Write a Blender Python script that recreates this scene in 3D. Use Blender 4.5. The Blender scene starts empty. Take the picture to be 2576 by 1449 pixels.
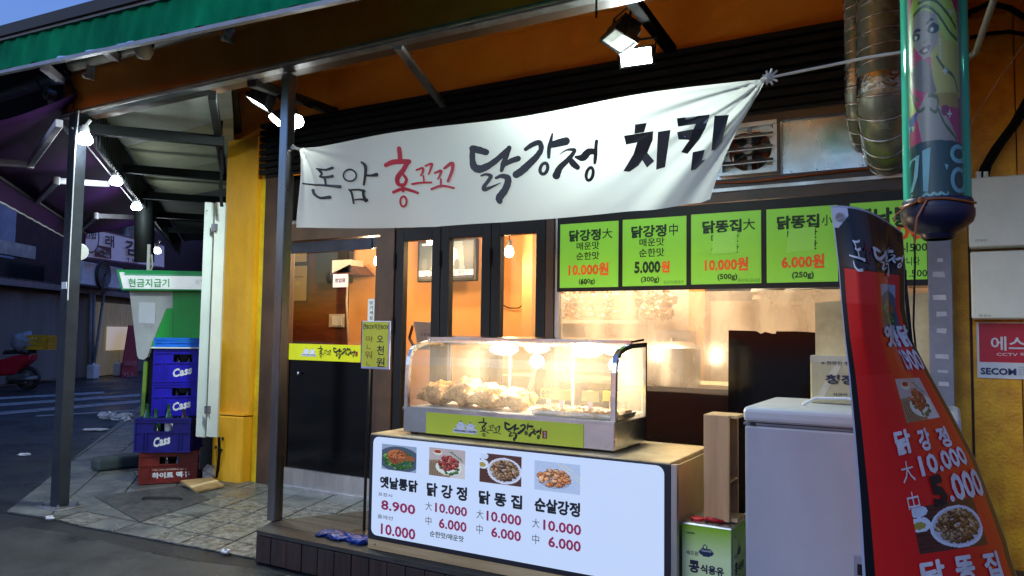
import bpy, math, random
import numpy as np
from mathutils import Vector, Matrix, noise
random.seed(7)
R = math.radians
scene = bpy.context.scene
col = scene.collection
# ---------------------------------------------------------------- camera
F, YAW, PITCH, ROLL, CH = 1912.9, 30.135, 3.475, 0.815, 1.3
PW, PH = 2576.0, 1449.0
def _cam():
    y, p, r = R(YAW), R(PITCH), R(ROLL)
    fw = Vector((-math.sin(y)*math.cos(p), math.cos(y)*math.cos(p), math.sin(p)))
    rt = Vector((math.cos(y), math.sin(y), 0)); up = rt.cross(fw)
    return fw, rt*math.cos(r)+up*math.sin(r), -rt*math.sin(r)+up*math.cos(r)
FW, RT, UP = _cam()
CAM = Vector((0, 0, CH))
cd = bpy.data.cameras.new('camera'); cam = bpy.data.objects.new('camera', cd); col.objects.link(cam)
cd.sensor_width = 36; cd.lens = F/PW*36; cd.clip_start = .02; cd.clip_end = 500
M = Matrix((RT, UP, -FW)).transposed().to_4x4(); M.translation = CAM
cam.matrix_world = M
scene.camera = cam
# ---------------------------------------------------------------- world, sun, exposure
world = bpy.data.worlds.new('World'); scene.world = world; world.use_nodes = True
wn = world.node_tree; wn.nodes.clear()
sky = wn.nodes.new('ShaderNodeTexSky'); sky.sky_type = 'NISHITA'; sky.sun_disc = False
sky.sun_elevation = R(-1.5); sky.sun_rotation = R(200); sky.altitude = 0; sky.air_density = 1.3; sky.dust_density = .6; sky.ozone_density = 3.0
bg = wn.nodes.new('ShaderNodeBackground'); bg.inputs['Strength'].default_value = 4.0
wo = wn.nodes.new('ShaderNodeOutputWorld')
tn = wn.nodes.new('ShaderNodeMix'); tn.data_type = 'RGBA'; tn.blend_type = 'MULTIPLY'; tn.inputs[0].default_value = 1
tn.inputs[7].default_value = (.76, .93, 1.06, 1); wn.links.new(sky.outputs[0], tn.inputs[6]); wn.links.new(tn.outputs[2], bg.inputs[0]); wn.links.new(bg.outputs[0], wo.inputs[0])
sd = bpy.data.lights.new('sun', 'SUN'); sun = bpy.data.objects.new('sun', sd); col.objects.link(sun)
sd.energy = 0.6; sd.angle = R(35); sd.color = (.96, 1.0, .97)
sun.rotation_euler = (R(60), 0, R(-27))
scene.view_settings.view_transform = 'Standard'; scene.view_settings.look = 'None'
scene.view_settings.exposure = 0.22; scene.view_settings.gamma = 1
scene.cycles.use_denoising = True; scene.cycles.max_bounces = 8; scene.cycles.transparent_max_bounces = 24
scene.cycles.sample_clamp_indirect = 6; scene.cycles.blur_glossy = .5
scene.cycles.caustics_reflective = False; scene.cycles.caustics_refractive = False

# ---------------------------------------------------------------- placing helpers
def ray(px, py): return FW + RT*((px-PW/2)/F) - UP*((py-PH/2)/F)
def at(px, py, x=None, y=None, z=None, d=None):
    r = ray(px, py)
    if d is not None: t = d
    elif x is not None: t = (x-CAM.x)/r.x
    elif y is not None: t = (y-CAM.y)/r.y
    else: t = (z-CAM.z)/r.z
    return CAM + r*t
def atp(px, py, P, nrm):
    r = ray(px, py); return CAM + r*((P-CAM).dot(nrm)/r.dot(nrm))
def lin(c): c /= 255; return c/12.92 if c <= .04045 else ((c+.055)/1.055)**2.4
def S(r, g, b): return (lin(r), lin(g), lin(b))

# ---------------------------------------------------------------- materials
MATS = {}
def mat(name, c, rough=.6, metal=0, var=.12, scale=8, bump=0, bscale=60, emit=0, ecol=None, spec=.5, coat=0, c2=None, stretch=None, alpha=1, trans=0, sharp=(.35, .65), rvar=0, aniso=None):
    if name in MATS: return MATS[name]
    m = bpy.data.materials.new(name); m.use_nodes = True; n = m.node_tree.nodes; L = m.node_tree.links
    b = n['Principled BSDF']
    b.inputs['Roughness'].default_value = rough; b.inputs['Metallic'].default_value = metal
    b.inputs['Specular IOR Level'].default_value = spec; b.inputs['Coat Weight'].default_value = coat
    b.inputs['Alpha'].default_value = alpha; b.inputs['Transmission Weight'].default_value = trans
    tc = n.new('ShaderNodeTexCoord'); mp = n.new('ShaderNodeMapping'); L.new(tc.outputs['Object'], mp.inputs[0])
    if stretch: mp.inputs['Scale'].default_value = stretch
    nz = n.new('ShaderNodeTexNoise'); nz.inputs['Scale'].default_value = scale; nz.inputs['Detail'].default_value = 6; nz.inputs['Roughness'].default_value = .62
    L.new(mp.outputs[0], nz.inputs['Vector'])
    rp = n.new('ShaderNodeValToRGB'); rp.color_ramp.elements[0].position = sharp[0]; rp.color_ramp.elements[1].position = sharp[1]
    d = c2 if c2 else tuple(v*(1-var*2) for v in c)
    rp.color_ramp.elements[0].color = (*d, 1); rp.color_ramp.elements[1].color = (*[min(1, v*(1+(0 if c2 else var*.6))) for v in c], 1)
    L.new(nz.outputs[0], rp.inputs[0]); L.new(rp.outputs[0], b.inputs['Base Color'])
    if rvar:
        mr = n.new('ShaderNodeMapRange'); mr.inputs[3].default_value = max(.02, rough-rvar); mr.inputs[4].default_value = rough+rvar
        mr.inputs[1].default_value = .35; mr.inputs[2].default_value = .65
        n2 = n.new('ShaderNodeTexNoise'); n2.inputs['Scale'].default_value = scale*.6; n2.inputs['Detail'].default_value = 5; L.new(mp.outputs[0], n2.inputs['Vector'])
        L.new(n2.outputs[0], mr.inputs[0]); L.new(mr.outputs[0], b.inputs['Roughness'])
    if bump:
        nb = n.new('ShaderNodeTexNoise'); nb.inputs['Scale'].default_value = bscale; nb.inputs['Detail'].default_value = 4
        L.new(mp.outputs[0], nb.inputs['Vector'])
        bu = n.new('ShaderNodeBump'); bu.inputs['Strength'].default_value = bump; bu.inputs['Distance'].default_value = .01
        L.new(nb.outputs[0], bu.inputs['Height']); L.new(bu.outputs[0], b.inputs['Normal'])
    if emit:
        b.inputs['Emission Strength'].default_value = emit; b.inputs['Emission Color'].default_value = (*(ecol or c), 1)
    MATS[name] = m; return m
def glass_mat(name, tint=(.95, .97, .97), haze=0, hcol=(.8, .75, .68), rough=.02, ior=1.45, dirt=0):
    if name in MATS: return MATS[name]
    m = bpy.data.materials.new(name); m.use_nodes = True; n = m.node_tree.nodes; L = m.node_tree.links; n.clear()
    o = n.new('ShaderNodeOutputMaterial'); t = n.new('ShaderNodeBsdfTransparent'); t.inputs[0].default_value = (*tint, 1)
    g = n.new('ShaderNodeBsdfGlossy'); g.inputs['Roughness'].default_value = rough
    fr = n.new('ShaderNodeFresnel'); ge = n.new('ShaderNodeNewGeometry'); im = n.new('ShaderNodeMapRange'); im.inputs[3].default_value = ior; im.inputs[4].default_value = 1/ior
    L.new(ge.outputs['Backfacing'], im.inputs[0]); L.new(im.outputs[0], fr.inputs[0])
    mx = n.new('ShaderNodeMixShader'); L.new(fr.outputs[0], mx.inputs[0]); L.new(t.outputs[0], mx.inputs[1]); L.new(g.outputs[0], mx.inputs[2])
    out = mx.outputs[0]
    if haze:
        df = n.new('ShaderNodeBsdfTranslucent'); df.inputs[0].default_value = (*hcol, 1)
        m2 = n.new('ShaderNodeMixShader'); L.new(out, m2.inputs[1]); L.new(df.outputs[0], m2.inputs[2])
        nz = n.new('ShaderNodeTexNoise'); nz.inputs['Scale'].default_value = 5; nz.inputs['Detail'].default_value = 6
        tc = n.new('ShaderNodeTexCoord'); mp = n.new('ShaderNodeMapping'); mp.inputs['Scale'].default_value = (1, 1, .35)
        L.new(tc.outputs['Object'], mp.inputs[0]); L.new(mp.outputs[0], nz.inputs['Vector'])
        mr = n.new('ShaderNodeMapRange'); mr.inputs[1].default_value = .35; mr.inputs[2].default_value = .7; mr.inputs[3].default_value = haze*.45; mr.inputs[4].default_value = min(1, haze*1.6)
        L.new(nz.outputs[0], mr.inputs[0]); L.new(mr.outputs[0], m2.inputs[0]); out = m2.outputs[0]
    L.new(out, o.inputs[0]); MATS[name] = m; return m
def emis(name, c, s):
    if name in MATS: return MATS[name]
    m = bpy.data.materials.new(name); m.use_nodes = True; b = m.node_tree.nodes['Principled BSDF']
    b.inputs['Base Color'].default_value = (.8, .8, .8, 1); b.inputs['Emission Color'].default_value = (*c, 1); b.inputs['Emission Strength'].default_value = s
    MATS[name] = m; return m
def print_mat(name, emit=0, rough=.5, trans=0):
    if name in MATS: return MATS[name]
    m = bpy.data.materials.new(name); m.use_nodes = True; n = m.node_tree.nodes; L = m.node_tree.links
    b = n['Principled BSDF']; b.inputs['Roughness'].default_value = rough
    a = n.new('ShaderNodeAttribute'); a.attribute_name = 'Col'; L.new(a.outputs['Color'], b.inputs['Base Color'])
    if emit: L.new(a.outputs['Color'], b.inputs['Emission Color']); b.inputs['Emission Strength'].default_value = emit
    MATS[name] = m; return m

# ---------------------------------------------------------------- objects
ROOT = {}
def tag(o, label, cat, group=None, kind=None):
    if label: o['label'] = label
    if cat: o['category'] = cat
    if group: o['group'] = group
    if kind: o['kind'] = kind
    return o
def thing(name, label, cat, loc, group=None):
    o = bpy.data.objects.new(name, None); o.empty_display_size = .1; col.objects.link(o)
    o.location = loc; ROOT[o.name] = Vector(loc); return tag(o, label, cat, group)
class MB:
    def __init__(s): s.v = []; s.f = []; s.g = []
    def mark(s): s.g.append((len(s.v), len(s.f))); return s
    def add(s, vs, fs):
        k = len(s.v); s.v += [Vector(p) for p in vs]; s.f += [tuple(i+k for i in f) for f in fs]; return s
    def box(s, x0, y0, z0, x1, y1, z1):
        return s.add([(x0,y0,z0),(x1,y0,z0),(x1,y1,z0),(x0,y1,z0),(x0,y0,z1),(x1,y0,z1),(x1,y1,z1),(x0,y1,z1)],
                     [(0,3,2,1),(4,5,6,7),(0,1,5,4),(1,2,6,5),(2,3,7,6),(3,0,4,7)])
    def frame(s, O, X, Y, Z, a, b):           # box in a local frame, a/b = min/max triples
        vs = [O+X*p+Y*q+Z*r for r in (a[2], b[2]) for q, p in ((a[1], a[0]), (a[1], b[0]), (b[1], b[0]), (b[1], a[0]))]
        return s.add(vs, [(0,3,2,1),(4,5,6,7),(0,1,5,4),(1,2,6,5),(2,3,7,6),(3,0,4,7)])
    def beam(s, p, q, w, h, up=Vector((0, 0, 1))):
        p, q = Vector(p), Vector(q); d = (q-p).normalized(); x = d.cross(up).normalized(); u = x.cross(d)
        vs = [c+x*a*w/2+u*b*h/2 for c in (p, q) for a, b in ((-1,-1),(1,-1),(1,1),(-1,1))]
        return s.add(vs, [(0,1,2,3),(7,6,5,4),(0,4,5,1),(1,5,6,2),(2,6,7,3),(3,7,4,0)])
    def tube(s, pts, r, n=10, cap=True):
        pts = [Vector(p) for p in pts]; k = len(s.v); rr = r if isinstance(r, (list, tuple)) else [r]*len(pts)
        pu = None
        for i, p in enumerate(pts):
            d = (pts[min(i+1, len(pts)-1)]-pts[max(i-1, 0)]).normalized()
            if pu is None: pu = d.orthogonal().normalized()
            pu = (pu-d*pu.dot(d)).normalized(); w = d.cross(pu)
            for j in range(n):
                a = 2*math.pi*j/n; s.v.append(p+(pu*math.cos(a)+w*math.sin(a))*rr[i])
        for i in range(len(pts)-1):
            for j in range(n):
                j2 = (j+1) % n; s.f.append((k+i*n+j, k+i*n+j2, k+(i+1)*n+j2, k+(i+1)*n+j))
        if cap: s.f.append(tuple(k+j for j in range(n))[::-1]); s.f.append(tuple(k+(len(pts)-1)*n+j for j in range(n)))
        return s
    def lathe(s, c, prof, n=24, axis=Vector((0, 0, 1))):
        axis = Vector(axis).normalized(); X = axis.orthogonal().normalized(); Y = axis.cross(X); c = Vector(c); k = len(s.v)
        for r, h in prof:
            for j in range(n):
                a = 2*math.pi*j/n; s.v.append(c+axis*h+(X*math.cos(a)+Y*math.sin(a))*max(r, 1e-4))
        for i in range(len(prof)-1):
            for j in range(n):
                j2 = (j+1) % n; s.f.append((k+i*n+j, k+i*n+j2, k+(i+1)*n+j2, k+(i+1)*n+j))
        return s
    def prism(s, poly, ext):
        poly = [Vector(p) for p in poly]; ext = Vector(ext); n = len(poly)
        return s.add(poly+[p+ext for p in poly], [tuple(range(n))[::-1], tuple(range(n, 2*n))]+[(i, (i+1) % n, n+(i+1) % n, n+i) for i in range(n)])
    def quad(s, *p): return s.add(p, [tuple(range(len(p)))])
    def grid(s, fn, nu, nv):
        k = len(s.v)
        for j in range(nv+1):
            for i in range(nu+1): s.v.append(Vector(fn(i/nu, j/nv)))
        for j in range(nv):
            for i in range(nu):
                a = k+j*(nu+1)+i; s.f.append((a, a+nu+1, a+nu+2, a+1))
        return s
    def blob(s, c, r, seed=0, amp=.25, freq=2.5, nu=20, nv=12, rot=0):
        c = Vector(c); r = Vector(r) if hasattr(r, '__len__') else Vector((r, r, r)); k = len(s.v)
        for j in range(nv+1):
            for i in range(nu):
                t = math.pi*j/nv; p = 2*math.pi*i/nu
                d = Vector((math.sin(t)*math.cos(p), math.sin(t)*math.sin(p), math.cos(t)))
                f = 1+amp*noise.fractal(d*freq+Vector((seed*7.3, seed*3.1, 0)), 1.0, 2.0, 3)
                q = Vector((d.x*r.x, d.y*r.y, d.z*r.z))*f
                q = Vector((q.x*math.cos(rot)-q.y*math.sin(rot), q.x*math.sin(rot)+q.y*math.cos(rot), q.z)); s.v.append(c+q)
        for j in range(nv):
            for i in range(nu):
                i2 = (i+1) % nu; s.f.append((k+j*nu+i, k+(j+1)*nu+i, k+(j+1)*nu+i2, k+j*nu+i2))
        return s
    def done(s, name, m, parent=None, smooth=False, bevel=0, kind=None, label=None, solid=0, cat=None, group=None, seg=1):
        if len(s.g) > 1:
            for (va, fa), (vb, fb_) in zip(s.g, s.g[1:]+[(len(s.v), len(s.f))]):
                p = MB(); p.v = s.v[va:vb]; p.f = [tuple(i-va for i in f) for f in s.f[fa:fb_]]; o = p.done(name, m, parent, smooth)
            return o
        if parent is not None: org = ROOT[parent.name]
        else:
            xs = [p.x for p in s.v]; ys = [p.y for p in s.v]; zs = [p.z for p in s.v]
            org = Vector(((min(xs)+max(xs))/2, (min(ys)+max(ys))/2, min(zs)))
        me = bpy.data.meshes.new(name); me.from_pydata([p-org for p in s.v], [], s.f); me.materials.append(m); me.update()
        if smooth: me.polygons.foreach_set('use_smooth', [True]*len(me.polygons))
        o = bpy.data.objects.new(name, me); col.objects.link(o); ROOT[o.name] = org
        if parent is not None: o.parent = parent
        else: o.location = org
        if smooth == 'auto':
            md = o.modifiers.new('edges', 'EDGE_SPLIT'); md.split_angle = R(38)
        if bevel:
            md = o.modifiers.new('bevel', 'BEVEL'); md.width = bevel; md.segments = seg; md.limit_method = 'ANGLE'; md.angle_limit = R(40)
        if solid:
            md = o.modifiers.new('solid', 'SOLIDIFY'); md.thickness = solid; md.offset = 0
        tag(o, label, cat, group, kind); return o
def dup(root, loc, rz=0, label=None):
    r = root.copy(); col.objects.link(r); r.location = loc; r.rotation_euler = (0, 0, rz)
    if label: r['label'] = label
    ROOT[r.name] = Vector(loc)
    for ch in list(root.children):
        c = ch.copy(); col.objects.link(c); c.parent = r; ROOT[c.name] = Vector(loc)
        for g in list(ch.children):
            e = g.copy(); col.objects.link(e); e.parent = c; ROOT[e.name] = Vector(loc)
    return r
def lamp(kind, name, loc, energy, colr, parent=None, size=.1, size_y=None, aim=None, spread=None, spot=None):
    l = bpy.data.lights.new(name, kind); o = bpy.data.objects.new(name, l); col.objects.link(o); l.energy = energy; l.color = colr
    if kind == 'AREA':
        l.size = size
        if size_y: l.shape = 'RECTANGLE'; l.size_y = size_y
        if spread: l.spread = spread
    else: l.shadow_soft_size = size
    if kind == 'SPOT': l.spot_size = spot or R(120); l.spot_blend = .6
    o.location = Vector(loc)
    if aim is not None: o.rotation_euler = (Vector(aim)-Vector(loc)).to_track_quat('-Z', 'Y').to_euler()
    if parent is not None: o.parent = parent; o.location = Vector(loc)-ROOT[parent.name]
    return o

# ---------------------------------------------------------------- lettering and prints
_tc = {}
def glyphs(txt, bold=0.0, res=2):
    k = (txt, bold, res)
    if k not in _tc:
        c = bpy.data.curves.new('t', 'FONT'); c.body = txt; c.resolution_u = res; c.offset = bold
        o = bpy.data.objects.new('t', c); me = bpy.data.meshes.new_from_object(o)
        v = [(q.co.x, q.co.y) for q in me.vertices]; f = [tuple(p.vertices) for p in me.polygons]
        x0 = min(a for a, b in v); x1 = max(a for a, b in v); y0 = min(b for a, b in v); y1 = max(b for a, b in v)
        _tc[k] = ([((a-x0)/(x1-x0), (b-y0)/(y1-y0)) for a, b in v], f)
        bpy.data.objects.remove(o); bpy.data.curves.remove(c); bpy.data.meshes.remove(me)
    return _tc[k]
def put(mb, txt, fn, bold=0.0, res=2):      # fn(u, v) -> world, v measured upwards
    mb.mark(); n = max(1, len(txt)); base = min(bold, .016); v, f = glyphs(txt, base, res); ex = max(0, bold-base)*.9
    offs = [(0, 0)]+([(ex, 0), (-ex, 0), (0, ex), (0, -ex)] if ex > .004 else [])
    for k, (dx, dy) in enumerate(offs):
        pts = [fn(a+dx/n, b+dy) for a, b in v]; mb.add([p+(CAM-p).normalized()*(.00025*k) for p in pts], f)
def putp(mb, txt, x0, y0, x1, y1, y, bold=0.0, slant=0, res=2):   # picture-plane corners of an upright rectangle standing at depth y
    a = at(x0, y0, y=y); b = at(x1, y1, y=y)
    put(mb, txt, lambda u, v: Vector((a.x+(b.x-a.x)*u+slant*(v-.5)*(a.z-b.z), y, b.z+(a.z-b.z)*v)), bold, res)
def cat_pts(ps, k=6):
    ps = [ps[0]]+ps+[ps[-1]]; out = []
    for i in range(1, len(ps)-2):
        p0, p1, p2, p3 = ps[i-1:i+3]
        for j in range(k):
            t = j/k; out.append(tuple(.5*((2*b)+(-a+c)*t+(2*a-5*b+4*c-d)*t*t+(-a+3*b-3*c+d)*t**3) for a, b, c, d in zip(p0, p1, p2, p3)))
    out.append(ps[-2]); return out
def brush(pts, smooth=True, ragged=0, caps=True):        # (x, y, width) -> outline polygon strips as (verts2d, faces)
    ps = cat_pts(pts) if smooth and len(pts) > 2 else [tuple(p) for p in pts]
    L = []; n = len(ps)
    for i, (x, y, w) in enumerate(ps):
        a = ps[max(i-1, 0)]; b = ps[min(i+1, n-1)]; dx, dy = b[0]-a[0], b[1]-a[1]; l = math.hypot(dx, dy) or 1
        w *= 1+ragged*random.uniform(-1, 1)
        L.append((x-dy/l*w/2, y+dx/l*w/2)); L.append((x+dy/l*w/2, y-dx/l*w/2))
    V = list(L); Fc = [(2*i, 2*i+1, 2*i+3, 2*i+2) for i in range(n-1)]
    if caps:
        for end in (0, n-1):
            x, y, w = ps[end]; o = ps[1] if end == 0 else ps[n-2]; an = math.atan2(y-o[1], x-o[0]); k = len(V)
            m = 6
            for j in range(m+1):
                t = an-math.pi/2+math.pi*j/m; V.append((x+math.cos(t)*w/2*1.0, y+math.sin(t)*w/2))
            Fc.append(tuple(range(k, k+m+1)))
    return V, Fc
def ring(cx, cy, rx, ry, w, tilt=0, n=18):
    V = []
    for i in range(n):
        a = 2*math.pi*i/n
        for s in (-1, 1):
            x, y = (rx+s*w/2)*math.cos(a), (ry+s*w/2)*math.sin(a)
            V.append((cx+x*math.cos(tilt)-y*math.sin(tilt), cy+x*math.sin(tilt)+y*math.cos(tilt)))
    return V, [(2*i, 2*i+1, (2*i+3) % (2*n), (2*i+2) % (2*n)) for i in range(n)]
class Cv:                                             # small colour canvas for flat prints
    def __init__(s, w, h, c): s.a = np.zeros((h, w, 3)); s.a[:] = c; s.w = w; s.h = h; s.Y, s.X = np.mgrid[0:h, 0:w]; s.X = (s.X+.5)/w; s.Y = (s.Y+.5)/h
    def ell(s, cx, cy, rx, ry, c, t=0):
        x = s.X-cx; y = s.Y-cy; u = x*math.cos(t)+y*math.sin(t); v = -x*math.sin(t)+y*math.cos(t); s.a[(u/rx)**2+(v/ry)**2 < 1] = c
    def poly(s, ps, c):
        m = np.zeros(s.X.shape, bool); n = len(ps)
        for i in range(n):
            (x1, y1), (x2, y2) = ps[i], ps[(i+1) % n]
            if y1 == y2: continue
            k = ((s.Y > y1) != (s.Y > y2)) & (s.X < (x2-x1)*(s.Y-y1)/(y2-y1)+x1); m ^= k
        s.a[m] = c
    def line(s, ps, w, c, sm=True):
        ps = cat_pts([p+(0,) for p in ps], 8) if sm and len(ps) > 2 else ps
        for i in range(len(ps)-1):
            x1, y1 = ps[i][:2]; x2, y2 = ps[i+1][:2]; dx, dy = x2-x1, y2-y1; l = dx*dx+dy*dy+1e-9
            t = np.clip(((s.X-x1)*dx+(s.Y-y1)*dy)/l, 0, 1); s.a[(s.X-x1-t*dx)**2+(s.Y-y1-t*dy)**2 < w*w/4] = c
    def grain(s, k, rng): s.a *= 1+k*(rng.random(s.a.shape[:2])[..., None]-.5)
def sheet(name, cv, fn, m, parent, kind=None, label=None):      # cv colours on a grid mesh following fn(u, v), v downwards
    w, h = cv.w, cv.h; mb = MB(); mb.grid(lambda u, v: fn(u, v), w, h); o = mb.done(name, m, parent, label=label)
    ca = o.data.color_attributes.new('Col', 'FLOAT_COLOR', 'CORNER')
    c = np.ones((h*w, 4, 4)); c[:, :, :3] = cv.a.reshape(-1, 1, 3); ca.data.foreach_set('color', c.ravel()); return o
def flat(x0, y0, x1, y1, y):                             # upright print rectangle from picture corners, at depth y
    a = at(x0, y0, y=y); b = at(x1, y1, y=y); return lambda u, v: Vector((a.x+(b.x-a.x)*u, y, a.z+(b.z-a.z)*v))
rng = np.random.default_rng(4)
def chunks(cv, cx, cy, rx, ry, cols, n, s, seed, asp=.75):
    rd = random.Random(seed)
    for i in range(n):
        a = rd.uniform(0, 2*math.pi); q = math.sqrt(rd.random()); x = cx+rx*q*math.cos(a); y = cy+ry*q*math.sin(a)
        c = rd.choice(cols); f = rd.uniform(.6, 1.35)
        cv.ell(x+.008, y+.012, s*1.05, s*asp*1.05, tuple(v*.25 for v in c), rd.uniform(0, 3))
        cv.ell(x, y, s*rd.uniform(.6, 1), s*asp*rd.uniform(.6, 1), tuple(v*f for v in c), rd.uniform(0, 3))
        cv.ell(x-.008, y-.012, s*.35, s*.3, tuple(min(1, v*f*1.5) for v in c))
def food(kind, w=60, h=54):
    if kind == 'whole':
        cv = Cv(w, h, S(150, 165, 180)); cv.ell(.5, .55, .62, .5, S(70, 85, 95)); chunks(cv, .5, .58, .45, .34, [S(60, 120, 40), S(90, 150, 60), S(40, 90, 35)], 130, .05, 1)
        cv.ell(.45, .42, .3, .25, S(150, 80, 35)); cv.ell(.42, .36, .24, .17, S(190, 110, 55)); cv.ell(.82, .47, .14, .1, S(150, 82, 40), .3); cv.ell(.36, .62, .15, .13, S(140, 72, 32), .4)
        for k in range(4): cv.line([(.26+.03*k, .56), (.36, .54+.03*k), (.42, .74-.02*k)], .015, S(95, 45, 20))
        chunks(cv, .45, .4, .22, .16, [S(190, 110, 60), S(160, 85, 40)], 30, .04, 5)
    elif kind == 'red':
        cv = Cv(w, h, S(190, 175, 165)); cv.poly([(0, .45), (.4, .4), (.7, 1), (0, 1)], S(150, 125, 95)); cv.poly([(.55, .3), (1, .5), (1, 1), (.6, 1)], S(215, 205, 190))
        for k in range(7): cv.line([(.03+.045*k, .5), (.07+.045*k, 1)], .014, S(95, 70, 55), False)
        cv.ell(.24, .16, .13, .1, S(215, 220, 190)); cv.ell(.24, .13, .1, .06, S(170, 40, 35)); cv.ell(.55, .65, .36, .28, S(225, 228, 205))
        chunks(cv, .55, .68, .28, .2, [S(70, 120, 60)], 20, .05, 8); chunks(cv, .53, .5, .26, .26, [S(165, 60, 50), S(140, 40, 35), S(190, 100, 80)], 90, .055, 2)
        for k in range(5): cv.line([(.55+.08*k, .1+.05*k), (.68+.06*k, .12+.07*k)], .03, S(95, 120, 85))
    elif kind == 'brown':
        cv = Cv(w, h, S(85, 50, 40)); 
        for k in range(9): cv.line([(0, .1+.1*k), (.5, .12+.1*k), (1, .08+.1*k)], .015, S(60, 32, 25))
        cv.ell(.08, .1, .13, .12, S(215, 225, 235)); cv.ell(.08, .38, .14, .16, S(225, 230, 238)); cv.ell(.06, .4, .09, .08, S(170, 155, 70))
        cv.ell(.6, .54, .41, .44, S(220, 222, 228)); cv.ell(.6, .53, .37, .39, S(195, 195, 200)); chunks(cv, .6, .52, .31, .33, [S(165, 125, 85), S(140, 100, 65), S(185, 150, 110), S(110, 75, 45)], 190, .05, 3)
    else:
        cv = Cv(w, h, S(190, 205, 222)); cv.line([(.5, .02), (1, .6)], .02, S(225, 220, 185), False); cv.line([(.6, 0), (1, .47)], .02, S(225, 220, 185), False)
        cv.ell(.44, .62, .36, .28, S(160, 172, 190)); chunks(cv, .42, .52, .33, .28, [S(225, 150, 95), S(210, 130, 80), S(235, 170, 120)], 60, .075, 4)
    cv.grain(.12, rng); return cv

# ================================================================ common materials
m_asph = mat('asphalt', (.016, .018, .019), .40, var=.3, scale=1.7, bump=.8, bscale=170, rvar=.26)
m_patch = mat('asphalt_patch', (.036, .038, .035), .5, var=.35, scale=2.5, bump=.8, bscale=150, rvar=.3)
m_paver = mat('paver', (.16, .168, .152), .34, c2=(.062, .066, .060), scale=3.4, bump=.55, bscale=90, rvar=.2)
m_paver2 = mat('paver_cast_relief', (.20, .20, .172), .34, c2=(.085, .085, .074), scale=22, bump=1.8, bscale=42, rvar=.22, sharp=(.42, .58))
m_joint = mat('joint_sand', (.055, .055, .05), .9, scale=20)
m_line = mat('road_paint', (.40, .40, .40), .5, c2=(.07, .07, .07), scale=9, sharp=(.28, .55))
m_yel = mat('yellow_paint', S(238, 182, 34), .5, c2=S(196, 134, 18), scale=1.6, bump=.28, bscale=22, sharp=(.22, .7), stretch=(1.4, 1, .7))
m_yel2 = mat('lemon_paint', S(225, 195, 20), .5, c2=S(190, 150, 15), scale=5, bump=.4, bscale=40)
m_org = mat('orange_paint', S(228, 150, 48), .6, spec=.3, c2=S(208, 126, 34), scale=1.5, bump=.35, bscale=40)
m_blk = mat('black_metal', (.008, .009, .010), .42, spec=.3, scale=10)
m_slat = mat('charcoal_slat', (.006, .0065, .007), .6, spec=.15, stretch=(.2, 1, 1), scale=30, bump=.2)
m_brn = mat('brown_frame', S(84, 60, 42), .4, scale=3, spec=.5, c2=S(58, 42, 30))
m_alu = mat('aluminium', (.50, .50, .50), .36, metal=.9, scale=7, bump=.1, stretch=(1, 1, .15), rvar=.12)
m_steel = mat('stainless_steel', (.56, .57, .58), .24, metal=1, scale=4, bump=.12, bscale=9, rvar=.1)
m_dsteel = mat('dull_steel', (.30, .31, .32), .45, metal=.8, c2=(.16, .16, .16), scale=6, rvar=.15)
m_grey = mat('grey_paint', S(44, 51, 60), .6, spec=.2, c2=S(32, 38, 46), scale=5, bump=.2)
m_dgrey = mat('dark_green_grey_paint', S(18, 24, 24), .6, spec=.15, c2=S(12, 16, 16), scale=5, bump=.2)
m_white = mat('white_paint', (.72, .75, .74), .4, c2=(.6, .63, .62), scale=3)
m_cream = mat('cream_plastic', (.62, .58, .50), .5, c2=(.38, .35, .3), scale=5)
m_wood = mat('plywood', S(205, 175, 125), .55, c2=S(175, 140, 92), scale=4, stretch=(.4, 1, 6), bump=.15)
m_deck = mat('deck_board', S(58, 57, 52), .6, c2=S(36, 35, 31), scale=5, stretch=(.3, 8, 1), bump=.4, bscale=40, rvar=.15)
m_clad = mat('brown_clad_board', S(60, 41, 33), .55, c2=S(38, 25, 21), scale=6, stretch=(5, 1, .5), bump=.4, rvar=.15)
m_ink = mat('black_ink', (.008, .008, .01), .5)
m_red = mat('red_ink', S(222, 24, 48), .5)
m_glass = glass_mat('clear_glass')
m_void = mat('black_film', (.003, .003, .0035), .10, spec=.2, scale=3)
m_rub = mat('black_rubber', (.015, .015, .015), .7)
m_cable = mat('cable', (.008, .008, .008), .8, spec=.1)

U = Vector((-.765, .644, 0)).normalized(); N = Vector((U.y, -U.x, 0))       # side street direction, and from the rail towards the building
CORN = Vector((-5.63, 4.62, 0))

# ================================================================ ground
g = MB(); g.quad((-90, -60, -.006), (60, -60, -.006), (60, 90, -.006), (-90, 90, -.006)); g.done('road', m_asph, kind='structure')
def clip(poly, hp):
    out = poly
    for (ax, ay), (bx, by) in hp:
        nw = []
        for i in range(len(out)):
            p, q = out[i], out[(i+1) % len(out)]
            dp = (bx-ax)*(p[1]-ay)-(by-ay)*(p[0]-ax); dq = (bx-ax)*(q[1]-ay)-(by-ay)*(q[0]-ax)
            if dp >= 0: nw.append(p)
            if (dp >= 0) != (dq >= 0):
                t = dp/(dp-dq); nw.append((p[0]+(q[0]-p[0])*t, p[1]+(q[1]-p[1])*t))
        out = nw
        if len(out) < 3: return []
    return out
def edges(P): return [(P[i], P[(i+1) % len(P)]) for i in range(len(P))]
def area(p): return abs(sum(p[i][0]*p[(i+1) % len(p)][1]-p[(i+1) % len(p)][0]*p[i][1] for i in range(len(p))))/2
E0 = (CORN+U*9)
Z1 = [(-5.3, 3.0), (-4.97, 2.99), (-3.30, 3.12), (-3.0, 4.75), (-5.63, 4.75)]
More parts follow.
